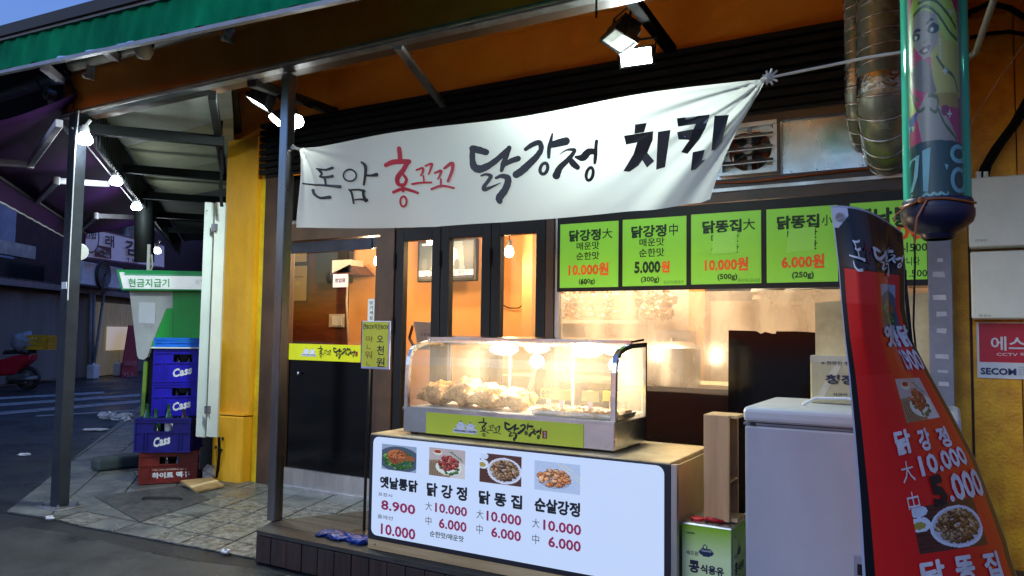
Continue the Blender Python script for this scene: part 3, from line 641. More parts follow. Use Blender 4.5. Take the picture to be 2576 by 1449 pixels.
# seams and rust on the yellow wall
xs = at(2441, 900, y=YF).x
wb(xs, 0, xs+.012, 3.0, -.006, .0).done('wall_groove', MATS['dark_seam'], shop)
wb(.30, .30, 4.2, .306, -.002, .02).done('wall_crack', MATS['dark_seam'], shop)
# junction boxes
for (x0, y0, x1, y1, lb, ls, sx) in ((2436, 447, 2700, 615, 'upper cream plastic junction box on the yellow wall right of the hanging tube', '고객 케이스', 2452), (2443, 632, 2700, 804, 'lower cream plastic junction box above the red security sign', '1층 케이스', 2462)):
    a, b_ = at(x0, y0, y=YF-.12), at(x1, y1, y=YF-.12)
    jb = thing('junction_box', lb, 'electrical box', (a.x, YF, b_.z), 'junction boxes on the yellow wall')
    MB().box(a.x, YF-.10, b_.z, a.x+.38, YF-.002, a.z).done('case', mat('box_cream', S(222, 226, 208), .4, var=.04), jb, bevel=.01, seg=2)
    MB().box(a.x-.004, YF-.125, b_.z+.004, a.x+.384, YF-.10, a.z-.004).done('lid', MATS['box_cream'], jb, bevel=.008, seg=2)
    q = MB(); putp(q, ls, sx, y1-13, sx+32, y1-7, YF-.1265, 0, res=1); q.done('lettering', m_ink, jb)
    MB().lathe((a.x+.02, YF-.12, a.z-.02), [(.001, .004), (.008, .004), (.008, 0)], 10, (0, -1, 0)).done('screw', m_dsteel, jb)
for k, x in enumerate((2462, 2480)):
    a = at(x, 447, y=YF-.06); MB().tube([a-Vector((0, 0, .02)), a+Vector((0, 0, .03))], .014, 8).done('cable_gland', MATS['box_cream'], bpy.data.objects['junction_box'])
# security sign
se = thing('security_sign', 'red and white lettered security sign below the cream junction boxes', 'sign', at(2456, 950, y=YF))
a, b_ = at(2456, 810, y=YF-.01), at(2456, 950, y=YF-.01)
MB().box(a.x, YF-.01, b_.z, a.x+.33, YF-.001, a.z).done('plate', m_white, se)
a2, b2 = at(2462, 812, y=YF-.012), at(2462, 910, y=YF-.012)
MB().box(a2.x, YF-.0125, b2.z, a2.x+.31, YF-.0105, a2.z-.002).done('red_field', mat('sign_red', S(190, 22, 48), .4, var=.03), se)
q = MB(); putp(q, '에스원', 2492, 846, 2626, 884, YF-.0135, .02); putp(q, 'CCTV 작동중', 2507, 886, 2622, 898, YF-.0135, .01); q.done('white_lettering', m_white, se)
q = MB(); putp(q, 'SECOM', 2467, 925, 2556, 944, YF-.0125, .055); q.done('logo_lettering', mat('logo_navy', S(25, 45, 95), .4), se)
q = MB(); [putp(q, '보안경비', 2562, 922+6*k, 2590, 926+6*k, YF-.0125, 0, res=1) for k in range(4)]; q.done('small_lettering', m_grey, se)
# cables on the upper right wall
t = MB(); pts = [at(x, y, y=YF-.05) for x, y in ((2462, 450), (2470, 420), (2500, 370), (2545, 310), (2590, 230), (2640, 120), (2680, 0))]
for k in range(4): t.tube([p+Vector((.012*k, -.01*(k % 2), .006*math.sin(k*3))) for p in pts], .009, 6)
tag(t.done('cable_bundle', m_cable, smooth=True), 'thick bundle of dark cables rising from the junction boxes up the wall', 'cable')
t = MB(); t.tube([at(x, y, y=YF-.04) for x, y in ((2420, 60), (2440, 30), (2490, 8), (2540, 20), (2580, 45), (2620, 40))], .016, 6); tag(t.done('cable', m_cable, smooth=True), 'black cable arching across the wall at the top right corner', 'cable')
t = MB(); t.tube([at(x, y, y=YF-.04) for x, y in ((2440, 95), (2490, 84), (2540, 80), (2600, 90))], .010, 6); tag(t.done('cable', m_cable, smooth=True), 'thin dark cable running level below the arching cable at the top right', 'cable')
t = MB(); t.tube([at(2432, 150, y=4.0), at(2455, 130, y=3.9), at(2500, 0, y=3.6), at(2520, -60, y=3.5)], .014, 8); tag(t.done('grey_pipe', mat('pvc_grey', (.35, .35, .34), .4), smooth=True), 'pale grey slanting pipe behind the hanging tube at the top right', 'pipe')
t = MB(); t.tube([at(2432, 325, y=4.3), at(2500, 220, y=4.1), at(2580, 105, y=3.9)], .0035, 5); tag(t.done('string', mat('string_tan', S(170, 120, 80), .7)), 'thin tan string stretched diagonally right of the hanging tube', 'string')

# ================================================================ interior
m_oin = mat('interior_orange', S(222, 166, 108), .7, scale=2, var=.05)
m_din = mat('interior_brown_wood', S(104, 58, 38), .5, c2=S(74, 40, 28), scale=3, stretch=(1, 1, 8))
m_kit = mat('kitchen_wall', S(228, 214, 192), .6, c2=S(180, 150, 120), scale=2)
rm = thing('dining_room', 'orange walled dining room seen through the glass doors', 'room', (-5, 6.4, 0))
dxs = at(876, 700, y=6.3).x; dxe = at(1420, 700, y=6.3).x
MB().box(-7.05, 6.3, 0, dxs, 6.5, 2.7).done('dark_wall', m_din, rm)
MB().box(dxs, 6.32, 0, dxe+.7, 6.5, 2.7).done('orange_wall', m_oin, rm)
ip = [tuple((CORN+N*.5+U*.1)[:2]), (.3, YF+.32), (.3, 6.6), tuple((CORN+N*.5+U*2.4)[:2])]
MB().prism([(x, y, 2.72) for x, y in ip], (0, 0, .06)).done('ceiling', mat('ceiling_paint', S(220, 200, 170), .8), rm)
MB().prism([(x, y, -.002) for x, y in ip], (0, 0, .012)).done('floor', mat('interior_floor', S(70, 50, 40), .3), rm)
a = at(800, 700, y=6.25); b_ = at(878, 560, y=6.25)
MB().box(at(795, 600, y=6.2).x, 6.2, at(800, 712, y=6.2).z, at(875, 600, y=6.2).x, 6.3, 2.6).done('recess_dark_box', m_rub, rm)  # solid black box on the wall, stands in for a dark recess
for (x0, y0, x1, y1, lb) in ((728, 625, 771, 658, 'upper framed certificate partly hidden by the door head'), (729, 670, 770, 756, 'lower framed certificate hanging on the dark inner wall')):
    cf = thing('certificate', lb, 'certificate', at(x0, y1, y=6.28), 'certificates on the dark inner wall')
    ybox(x0-3, y0-3, x1+3, y1+3, 6.275, .02).done('frame', m_rub, cf)
    cv = Cv(20, 30, S(170, 150, 110)); cv.ell(.5, .5, .14, .08, S(190, 170, 90)); [cv.line([(.2, .2+.06*k), (.8, .2+.06*k)], .012, S(110, 95, 70)) for k in range(3)]; [cv.line([(.2, .66+.05*k), (.7, .66+.05*k)], .012, S(110, 95, 70)) for k in range(4)]
    sheet('paper', cv, flat(x0, y0, x1, y1, 6.272), print_mat('print'), cf)
lsw = thing('light_switch', 'cream light switch plate on the dark inner wall', 'switch', at(846, 822, y=6.28)); ybox(828, 790, 864, 823, 6.28, .015).done('plate', m_cream, lsw); ybox(835, 794, 846, 819, 6.27, .01).done('rocker', m_white, lsw); ybox(849, 794, 859, 819, 6.27, .01).done('rocker', m_white, lsw)
vb = thing('wall_shelf_box', 'small white box on a slanting wall shelf inside the door', 'box', at(845, 650, y=6.1))
ybox(836, 655, 882, 685, 6.05, .2).done('carton', m_white, vb); MB().prism([at(830, 690, y=6.05), at(905, 690, y=6.05), at(880, 665, y=6.05)], (0, .25, 0)).done('shelf', m_din, vb)
cal = thing('calendar', 'small white printed calendar glowing on the inner wall', 'calendar', at(855, 718, y=6.0)); ybox(838, 690, 873, 722, 6.02, .01).done('sheet', emis('calendar_white', (.6, .65, .95), .5), cal)
q = MB(); putp(q, '영업중', 842, 700, 869, 710, 6.015, .02); q.done('lettering', m_nvy, cal)
tp = MB(); tp.tube([at(875, 690, y=6.1), at(872, 760, y=6.1), at(876, 862, y=6.1)], .012, 6); tag(tp.done('wall_cable', m_cream, smooth=True), 'pale cable hanging down the edge of the dark inner wall', 'cable')
# television
tv = thing('television', 'wall television showing a news picture behind the folding doors', 'television', at(1125, 708, y=6.0))
ybox(1050, 606, 1195, 706, 6.0, .07).done('casing', m_blk, tv, bevel=.01)
cv = Cv(60, 40, S(96, 112, 118)); cv.poly([(0, 0), (.25, 0), (.22, .8), (0, .8)], S(50, 62, 70)); cv.ell(.62, .4, .1, .25, S(200, 210, 210)); cv.ell(.36, .34, .09, .26, S(170, 185, 188)); cv.ell(.48, .62, .05, .2, S(60, 62, 66)); cv.poly([(.8, 0), (1, 0), (1, .8), (.85, .8)], S(60, 70, 78))
for k in range(5): cv.ell(.1+.2*k, .6+.04*(k % 2), .05, .16, S(66, 76, 84))
cv.poly([(0, .78), (1, .78), (1, .93), (0, .93)], S(235, 235, 235)); cv.poly([(0, .93), (1, .93), (1, 1), (0, 1)], S(30, 40, 60)); cv.poly([(.05, .02), (.4, .02), (.4, .07), (.05, .07)], S(235, 190, 190))
sheet('screen', cv, flat(1056, 612, 1190, 698, 5.995), print_mat('screen_print', emit=.9), tv)
q = MB(); putp(q, '교실 공기정화기 무료 해바라기', 1059, 681, 1187, 691, 5.99, .02); q.done('caption_lettering', m_ink, tv)
a = at(1125, 606, y=6.05); MB().box(a.x-.05, 6.07, a.z-.2, a.x+.05, 6.3, a.z-.1).done('bracket', m_blk, tv)
# bulbs
m_wb = emis('warm_bulb', (1.0, .62, .25), 22)
bulbs = [(1083, 603, 5.7, 'warm bare bulb glowing above the television'), (1281, 634, 5.7, 'warm bare bulb in the third folding pane'), (951, 657, 5.6, 'warm bare bulb at the right edge of the entrance door glass')]
for px, py, y, lb in bulbs:
    p = at(px, py, y=y); hb_ = thing('hanging_bulb', lb, 'light bulb', p, 'warm bulbs in the dining room')
    MB().lathe(p, [(.001, -.05), (.03, -.04), (.042, -.01), (.035, .03), (.018, .055)], 14).done('bulb', m_wb, hb_, smooth=True)
    MB().lathe(p, [(.02, .05), (.022, .10), (.001, .11)], 10).done('socket', m_rub, hb_); MB().tube([p+Vector((0, 0, .1)), (p.x, p.y, 2.72)], .004, 5).done('cord', m_cable, hb_)
    lamp('POINT', 'bulb_light', p+Vector((0, -.10, -.03)), 30, (1.0, .62, .30), hb_, .05)
lamp('POINT', 'added_room_fill', (-5.75, 5.55, 2.35), 22, (1, .74, .46), None, .15)  # unseen lamp added to brighten the dark inner wall
# till screen
ts = thing('order_screen', 'grey tablet order screen on an arm behind the first folding pane', 'screen', at(1065, 860, y=5.0))
MB().prism([at(1040, 808, y=5.0), at(1093, 812, y=5.0), at(1100, 880, y=5.0), at(1052, 880, y=5.0)][::-1], (0, .03, 0)).done('panel', mat('tablet_grey', S(190, 190, 190), .5, emit=.08), ts)
MB().tube([at(1045, 880, y=5.05), at(1030, 850, y=5.1), at(1038, 820, y=5.05)], .012, 8).done('arm', m_rub, ts)
q = MB(); putp(q, '0 8 0 0', 1058, 838, 1090, 845, 4.995, .02); q.done('lettering', m_dsteel, ts)
t = MB(); t.tube([at(x, y, y=6.28) for x, y in ((1262, 765), (1280, 775), (1305, 775), (1330, 755), (1345, 735))], .006, 5); tag(t.done('cable', m_cable), 'thin black cable drooping on the orange wall in the third pane', 'cable')
# kitchen
kt = thing('kitchen', 'bright steamy kitchen with shelves behind the wide window', 'room', (-2, 6, 0))
kx = at(1401, 800, y=6.2).x
MB().box(kx-.05, 6.2, 0, .3, 6.35, 2.7).done('back_wall', m_kit, kt)
MB().box(kx-.2, 5.9, 0, kx-.1, 6.3, 2.7).done('partition', m_oin, kt)
MB().box(at(1740, 800, y=6.1).x, 6.02, .9, at(1780, 800, y=6.1).x, 6.19, 2.6).done('column', mat('kitchen_orange', S(200, 130, 60), .6), kt)
MB().box(kx, 5.1, .0, -.2, 5.55, .98).done('counter', mat('counter_cream', S(225, 205, 160), .4), kt)
MB().box(kx+.05, 5.9, 1.40, at(1600, 800, y=5.9).x, 6.19, 1.43).done('shelf', m_cream, kt)
MB().box(kx+.05, 5.95, 1.12, at(1600, 800, y=5.9).x, 6.19, 1.39).done('dark_cabinet', mat('kitchen_dark', S(90, 65, 55), .4), kt)
mk_ = mat('foil_bag', (.62, .5, .36), .3, metal=.6, bump=.5, bscale=18, c2=(.4, .22, .12), scale=6)
for k in range(8):
    q = MB(); p = Vector((kx+.13+.135*k, 6.02, 1.53)); q.blob(p+Vector((0, 0, -.03)), (.075, .05, .06), seed=k, amp=.6, freq=5, nu=18, nv=12, rot=k); q.blob(p+Vector((.03, .01, .08)), (.07, .05, .06), seed=k+20, amp=.6, freq=5, nu=18, nv=12, rot=k)
    tag(q.done('foil_bag', mk_), f'shiny wrapped bag on the kitchen shelf, number seen through the steam', 'bag', 'wrapped bags on the kitchen shelf')
for o in [o for o in bpy.data.objects if o.name.startswith('foil_bag')]: o['label'] = 'shiny wrapped bag on the shelf behind the steamy kitchen window'
MB().box(at(1650, 800, y=5.9).x, 5.85, .99, at(1740, 800, y=5.9).x, 6.15, 1.35).done('fridge', m_dsteel, kt)
fh = thing('fryer_hood', 'dim steel hood over the fryers in the kitchen', 'hood', (-1.0, 5.8, 1.5)); MB().prism([(-1.55, 5.5, 1.56), (-.3, 5.5, 1.56), (-.3, 6.1, 1.62), (-1.55, 6.1, 1.62)], (0, 0, .12)).done('canopy', m_dsteel, fh); MB().box(-1.1, 5.8, 1.7, -.8, 6.1, 2.6).done('duct', m_dsteel, fh)
for k, (px, py) in enumerate(((1950, 735), (2010, 742))):
    a = at(px, py, y=5.3); q = MB(); q.lathe(a, [(.14, -.02), (.16, 0), (.15, .03), (.14, .035)], 20); q.lathe(a+Vector((0, 0, -.05)), [(.13, -.02), (.15, 0), (.14, .03)], 20); tag(q.done('bowl_stack', m_cream, smooth='auto'), ('left' if k == 0 else 'right')+' stack of cream bowls on the high kitchen shelf', 'bowls')
MB().box(at(1900, 760, y=5.3).x, 5.2, at(1900, 762, y=5.3).z, at(2060, 760, y=5.3).x, 5.5, at(1900, 755, y=5.3).z).done('high_shelf', m_cream, kt)
pt = at(1690, 925, y=4.95); q = thing('stock_pot', 'large steel stock pot behind the kitchen window glass', 'pot', pt)
MB().lathe((pt.x, pt.y, .98), [(.001, 0), (.19, .0), (.19, .24), (.2, .245)], 26).done('body', m_steel, q, smooth='auto'); MB().lathe((pt.x, pt.y, .98), [(.2, .246), (.14, .28), (.02, .29), (.02, .31), (.001, .31)], 26).done('lid', m_steel, q, smooth='auto')
lamp('AREA', 'kitchen_light', (-1.9, 5.4, 2.6), 72, (1, .86, .68), None, 1.2, .5, aim=(-1.9, 5.5, 0))
kb = at(1665, 880, y=4.9); kbl = thing('kitchen_glow_bulb', 'glaring warm reflection of the kitchen light, built as a bulb behind the window', 'lamp', kb)  # reflected glow of the kitchen light, built as an added bulb
MB().lathe(kb, [(.001, -.03), (.05, -.02), (.07, .01), (.05, .04)], 16).done('bulb', emis('reflected_glow', (1, .80, .50), 35), kbl, smooth=True)
lamp('POINT', 'reflected_glow_light', kb+Vector((0, .0, -.12)), 16, (1, .74, .42), kbl, .06)
for px, py in ((1865, 730), (1922, 728)):
    p = at(px, py, y=5.6); q = thing('ceiling_spot', ('left' if px == 1865 else 'right')+' small cool white spot lamp at the top of the kitchen window', 'lamp', p, 'spot lamps in the kitchen'); MB().lathe(p, [(.001, -.01), (.03, 0), (.03, .03)], 12).done('lens', emis('spot_white', (.9, .93, 1), 14), q)

# ================================================================ canopy
can_ = thing('front_canopy', 'orange fascia canopy with cream edge rail over the shop front', 'canopy', (-2.5, 3.2, 2.9))
XR = 2.6
MB().box(-5.83, 3.2, 2.925, XR, 3.25, 3.20).done('fascia_board', mat('fascia_orange_lifted', S(244, 150, 62), .6, spec=.3, c2=S(226, 128, 46), scale=1.5), can_)  # orange lightened to offset the awning's shade on this board
MB().box(-5.83, 3.185, 2.885, XR, 3.26, 2.925).done('bottom_rail', m_dsteel, can_, bevel=.006)
MB().box(-5.80, 3.175, 2.895, XR, 3.185, 2.905).done('rail_lip', m_cream, can_)
MB().box(-5.75, 3.27, 2.90, XR, 3.37, 2.96).done('inner_rail', m_brn, can_)
MB().prism([(-5.83, 3.25, 3.20), (-5.83, 3.25, 3.26), (-5.83, 4.62, 3.52), (-5.83, 4.62, 3.46)], (XR+5.83, 0, 0)).done('roof_deck', m_org, can_)
MB().tube([(-5.68, 3.17, 3.26), (XR, 3.17, 3.26)], .045, 12).done('awning_cassette', m_cream, can_, smooth='auto')
for x in (-5.45, -3.95, -2.6): 
    MB().box(x, 3.14, 3.12, x+.02, 3.2, 3.22).done('bracket', m_cream, can_); MB().lathe((x+.01, 3.135, 3.14), [(.012, -.012), (.024, -.012), (.024, .012), (.012, .012)], 12, (1, 0, 0)).done('ring_eye', m_cream, can_)
def cbar(p, q, w, h, m, nm='cross_bar'): return MB().beam(p, q, w, h).done(nm, m, can_, bevel=.004)
cbar(at(1002, 118, y=3.24), at(1118, 270, y=4.58), .05, .03, m_dsteel)
cbar(at(1560, -40, y=3.2), at(1690, 128, y=4.6), .06, .06, mat('matt_black', (.004, .004, .004), .95, spec=.02))
cbar(at(632, 206, y=3.26), at(842, 281, y=4.6), .06, .06, m_rub)
t = MB(); 
for k in range(3): t.tube([at(700+16*i+6*k, 232+6.5*i+7*math.sin(i*1.7+k), y=3.6+.1*i) for i in range(9)], .006, 5)
tag(t.done('loose_wire', m_cable), 'tangled black wire wrapped round the lamp bar near the silver post', 'wire')
# side canopy along the side street
sc2 = thing('side_canopy', 'grey soffit side canopy with dark cross beams over the pavement', 'canopy', (-6.2, 4.3, 2.8))
R0 = Vector((-5.62, 3.25, 2.83))
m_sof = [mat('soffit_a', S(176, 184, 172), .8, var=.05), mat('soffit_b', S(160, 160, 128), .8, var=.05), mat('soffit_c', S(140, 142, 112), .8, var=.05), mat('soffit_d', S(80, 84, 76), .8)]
oe = Vector((-5.90, 3.50, 3.0)); ie = Vector((-4.05, 3.28, 3.0))
def inr(s): return Vector((CORN.x, CORN.y, 3.0))+U*s
S0 = [(-.25, -1.9), (1.5, .0), (3.0, 1.5), (4.5, 3.0), (6.2, 4.7), (9, 7.5)]
def oln(s): return R0+U*s+N*.10+Vector((0, 0, .17))
sof = [[Vector((-5.83, 3.27, 3.0)), Vector((-4.05, 3.27, 3.0)), inr(-.9), oln(1.45)]]
prev = [oln(1.46), inr(-.89)]
first = True
lims = [1.46, 3.0, 4.6, 6.4, 9.5]
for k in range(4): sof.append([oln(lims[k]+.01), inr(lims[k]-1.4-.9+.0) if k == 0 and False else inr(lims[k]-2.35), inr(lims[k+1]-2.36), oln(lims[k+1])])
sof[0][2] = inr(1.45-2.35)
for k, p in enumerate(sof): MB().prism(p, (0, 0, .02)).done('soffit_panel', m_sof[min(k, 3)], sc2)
MB().prism([(-5.83, 3.26, 3.08), (-4.0, 3.26, 3.08), tuple(inr(0)+Vector((.1, 0, .08))), tuple(inr(9)+Vector((0, 0, .08))), tuple(oln(10)+Vector((0, 0, .08)))], (0, 0, .06)).done('roof_sheet', m_dgrey, sc2)
MB().beam(R0+U*-.1, R0+U*9.5, .07, .07).done('outer_rail', m_dgrey, sc2)
MB().beam(R0+N*.92+U*-1.0+Vector((0, 0, .05)), R0+N*.95+U*1.75+Vector((0, 0, .05)), .05, .09).done('inner_rail', m_blk, sc2)
for s in (.06, 1.55, 3.05, 4.6, 6.2): MB().beam(R0+U*s-Vector((0, 0, .02)), R0+U*s+N*.98-Vector((0, 0, .02)), .06, .08).done('cross_beam', m_dgrey, sc2)
t = MB()
for k in range(150): 
    a = R0+U*(.15+.06*k)+N*(.06+.012*(k % 2)); t.frame(a, U, N, Zu, (0, -.004, -.13), (.058, .004, .17))
t.done('corrugated_skirt', mat('skirt_grey', S(52, 60, 64), .6, spec=.2, c2=S(38, 44, 48), scale=4), sc2, kind='stuff')
MB().tube([R0-N*.06+U*-.1-Vector((0, 0, .06)), R0-N*.06+U*9-Vector((0, 0, .06))], .007, 6).done('cable_rail', mat('rail_grey', S(110, 112, 118), .5), sc2)
t = MB(); pts = [at(557+1.6*math.sin(k*1.3), 240+28*k, d=6.2) for k in range(11)]; t.tube(pts, .013, 6); t.tube([p+Vector((.02*math.sin(k*2.1), 0, 0)) for k, p in enumerate(pts)], .006, 5); tag(t.done('cable_bundle', m_cable), 'frayed black cable bundle hanging beside the orange wall corner', 'cable')
# posts
lp = thing('corner_post', 'dark grey square post on a bolted base plate at the pavement corner', 'post', (-5.62, 3.2, 0))
lpp = at(151, 1272, z=0.01)
MB().box(-5.66, 3.155, .02, -5.57, 3.245, 2.885).done('shaft', m_grey, lp, bevel=.004)
MB().box(-5.755, 3.10, 0.004, -5.475, 3.30, .018).done('base_plate', m_dsteel, lp, bevel=.003)
for x, y in ((-5.72, 3.13), (-5.51, 3.13), (-5.72, 3.27), (-5.51, 3.27)): MB().lathe((x, y, .018), [(.016, 0), (.016, .012), (.008, .014), (.008, .026), (.001, .026)], 6).done('bolt', m_dsteel, lp)
MB().box(-5.50-.165, 3.15, 1.50, -5.60, 3.154, 1.57).done('notice_sticker', m_white, lp) if False else None
t = MB(); t.tube([(-5.545, 3.16, 2.9), (-5.55, 3.15, 2.6), (-5.553, 3.15, 1.6), (-5.55, 3.15, 1.5)], .004, 5); t.done('wire', m_white, lp)
a = at(161, 718, y=3.15); MB().box(a.x-.03, 3.149, a.z-.025, a.x+.03, 3.154, a.z+.025).done('sticker', m_white, lp)
mp = thing('silver_post', 'tall silver square post standing on the corner of the wooden deck', 'post', (-3.53, 3.3, .17))
MB().box(-3.563, 3.262, .172, -3.497, 3.328, 2.885).done('shaft', mat('brushed_post', (.22, .22, .225), .3, metal=1, c2=(.12, .12, .125), scale=5, stretch=(1, 1, .2), rvar=.1), mp, bevel=.004)
# string bulbs
m_cw = emis('cool_bulb', (.86, .95, 1.0), 30)
def sbulb(p, lb, e=14, r=.058):
    t = thing('string_bulb', lb, 'light bulb', p, 'bulbs along the side canopy rail')
    MB().lathe(p, [(.001, -.035), (r*.7, -.03), (r, -.005), (r*.75, .03), (.03, .05), (.001, .05)], 16).done('bulb', m_cw, t, smooth=True)
    MB().lathe(p, [(.028, .045), (.032, .075), (.02, .11), (.001, .115)], 12).done('socket', m_white, t, smooth='auto')
    MB().tube([p+Vector((0, 0, .1)), p+Vector((.03, .02, .15))], .012, 6).done('hook', m_white, t)
    lamp('POINT', 'string_light', p-Vector((0, 0, .10)), e, (.84, .94, 1.0), t, .06)
for px, py, z, lb, e in ((213, 352, 2.68, 'lit string bulb nearest the dark corner post', 2.2), (292, 457, 2.68, 'lit string bulb second from the corner post, before the second beam', 7), (343, 521, 2.68, 'lit string bulb third from the corner post, above the far sign', 9), (395, 632, 2.42, 'lowest and farthest lit string bulb, above the green cash machine sign', 7)):
    sbulb(at(px, py, z=z), lb, e)
t = thing('wall_lamp', 'small white side lamp fixed to the back of the dark corner post', 'lamp', at(200, 635, y=3.3)); p = at(199, 634, y=3.3); MB().lathe(p, [(.001, .03), (.06, .025), (.066, -.01), (.05, -.03), (.001, -.03)], 18, (1, -.5, -.2)).done('head', m_white, t, smooth='auto')
# purple awning with folding arms
pa = thing('purple_awning', 'dark purple fabric awning spread over the side street with folding arms', 'awning', (-6.5, 3.6, 2.8))
fA = at(0, 447, z=2.6); fB = at(167, 556, z=2.6); fd = (fB-fA).normalized()
r_0 = R0+N*-.05+Vector((0, 0, .2)); 
FLn = (at(212, 588, z=2.6)-fA).dot(fd)+1.6
def pw(u, v):
    a = r_0+U*(6.4*u-.1); b_ = fA-fd*1.6+fd*(FLn*u); p = a.lerp(b_, v); return p+Vector((0, 0, -.05*math.sin(math.pi*v)))
t = MB(); t.grid(pw, 30, 8); t.done('fabric', mat('purple_fabric', S(48, 22, 68), .9, spec=.1, c2=S(44, 20, 40), scale=.6), pa, smooth=True, solid=.004)
t = MB(); t.beam(fA-fd*1.6, fA+fd*(FLn-1.6), .04, .04); t.done('front_bar', mat('dull_bar', S(60, 52, 62), .6), pa)
t = MB(); t.tube([fA-fd*1.6+fd*(FLn*k/60)+Vector((0, 0, -.205-.003*math.sin(k*1.9))) for k in range(61)], .008, 5); t.done('hem_cord', m_white, pa)
t = MB(); t.grid(lambda u, v: fA-fd*1.6+fd*(FLn*u)+Vector((0, 0, -.20*v-.003*math.sin(u*114)*v)), 120, 2); t.done('valance', MATS['purple_fabric'], pa)
m_arm = mat('arm_white', S(190, 190, 200), .4, metal=.3)
def arm(pts, zs):
    ps = [at(x, y, z=z) for (x, y), z in zip(pts, zs)]
    for i in range(len(ps)-1): MB().beam(ps[i], ps[i+1], .045, .055).done('folding_arm', m_arm, pa, bevel=.004)
    for p_ in ps[1:-1]: MB().lathe(p_, [(.001, -.035), (.03, -.035), (.03, .035), (.001, .035)], 12).done('elbow', m_arm, pa)
arm([(149, 310), (76, 413), (-60, 405)], [2.7, 2.62, 2.6]); arm([(272, 463), (142, 455), (84, 515)], [2.7, 2.62, 2.6]); arm([(346, 547), (242, 543), (200, 580)], [2.7, 2.6, 2.55])
t = MB(); t.beam(at(126, 245, y=3.18), at(134, 282, y=3.2), .05, .04); t.lathe(at(125, 238, y=3.17), [(.02, -.03), (.045, -.03), (.045, .03), (.02, .03)], 16, (0, 1, 0)); t.beam(at(132, 285, y=3.18), at(176, 335, y=3.5), .03, .03); t.done('shoulder_bracket', m_arm, pa, smooth='auto')
t = MB(); t.tube([at(-20, 248, y=3.2), at(108, 206, y=3.2)], .05, 12); t.tube([at(110, 205, y=3.2), at(140, 199, y=3.2)], .042, 10); t.done('roller_cassette', m_cream, pa, smooth='auto')
# green awning in front of the canopy
ga = thing('green_awning', 'green fabric awning with a grey edge rail above the orange fascia', 'awning', (-4, 2.6, 2.8))
m_grn = mat('green_fabric', S(6, 138, 90), .9, spec=.08, c2=S(0, 92, 64), scale=3, stretch=(1, 1, .6), bump=.4, bscale=9, sharp=(.3, .7))
def vz(x): return 3.021-.0485*(x+5.512)
t = MB(); t.grid(lambda u, v: ((lambda x: (x, 2.6+.012*math.sin(x*19+1.2*v)*v+.008*math.sin(x*43+3*v), vz(x)+.195-.195*v))(-8+10*u)), 260, 5); t.done('valance', m_grn, ga, smooth=True)
def rail(nm, z0, z1, y0, y1, m): MB().prism([(-8, y0, vz(-8)+z0), (-8, y1, vz(-8)+z0), (-8, y1, vz(-8)+z1), (-8, y0, vz(-8)+z1)], (10, 0, -.485)).done(nm, m, ga)
rail('edge_rail', .195, .212, 2.58, 2.62, mat('edge_tape', S(122, 124, 128), .6, bump=.6, bscale=40)); rail('top_bar', .213, .285, 2.56, 2.66, m_rub); rail('hem_bar', -.03, -.008, 2.585, 2.615, mat('hem_grey', S(140, 142, 150), .4))
t = MB(); t.quad((-8, 2.66, 3.37), (2, 2.66, 2.89), (2, 3.3, 3.35), (-8, 3.3, 3.55)); t.done('roof_fabric', mat('awning_underside', S(92, 86, 78), .8), ga, solid=.004)
t = MB(); t.quad((-12, 2.67, 3.3), (-5.84, 2.67, 3.3), (-5.84, 9, 3.7), (-12, 9, 3.7)); t.done('rear_fabric', m_rub, ga, solid=.004)
for (p_, q_) in (((112, 168), (157, 205)), ((262, 122), (292, 146)), ((700, 5), (716, 24))):
    MB().beam(at(*p_, y=2.64), at(*q_, y=3.18), .05, .05).done('support_arm', m_arm, ga)
gl = at(362, 128, y=2.95); t = thing('globe_lamp', 'unlit round globe lamp under the green awning edge', 'lamp', gl); MB().lathe(gl, [(.001, -.06), (.04, -.045), (.06, 0), (.045, .045), (.02, .06)], 18).done('globe', m_cream, t, smooth=True); MB().lathe(gl, [(.06, .04), (.07, .09), (.001, .1)], 16).done('cap', m_rub, t, smooth='auto')
t = MB(); t.tube([at(160, 178, y=3.1), at(170, 190, y=3.18), at(182, 215, y=3.185), at(186, 250, y=3.18), at(184, 275, y=3.17), at(193, 302, y=3.18)], .008, 6)
for k in range(7): t.tube([at(186, 233, y=3.18), at(186+9*math.cos(k), 231+9*math.sin(k), y=3.17)], .006, 5)
tag(t.done('knotted_rope', mat('rope_brown', S(110, 60, 30), .8)), 'knotted brown rope hanging down the left end of the orange fascia', 'rope')
for k, (a, b_) in enumerate((((-20, 122), (590, -20)), ((-20, 117), (520, -20)))):
    t = MB(); t.tube([at(a[0], a[1], d=30), at((a[0]+b_[0])/2, (a[1]+b_[1])/2+4, d=32), at(b_[0], b_[1], d=34)], .02, 5); tag(t.done('power_line', m_cable), ('lower' if k == 0 else 'upper')+' power line crossing the dusk sky above the green awning', 'power line')

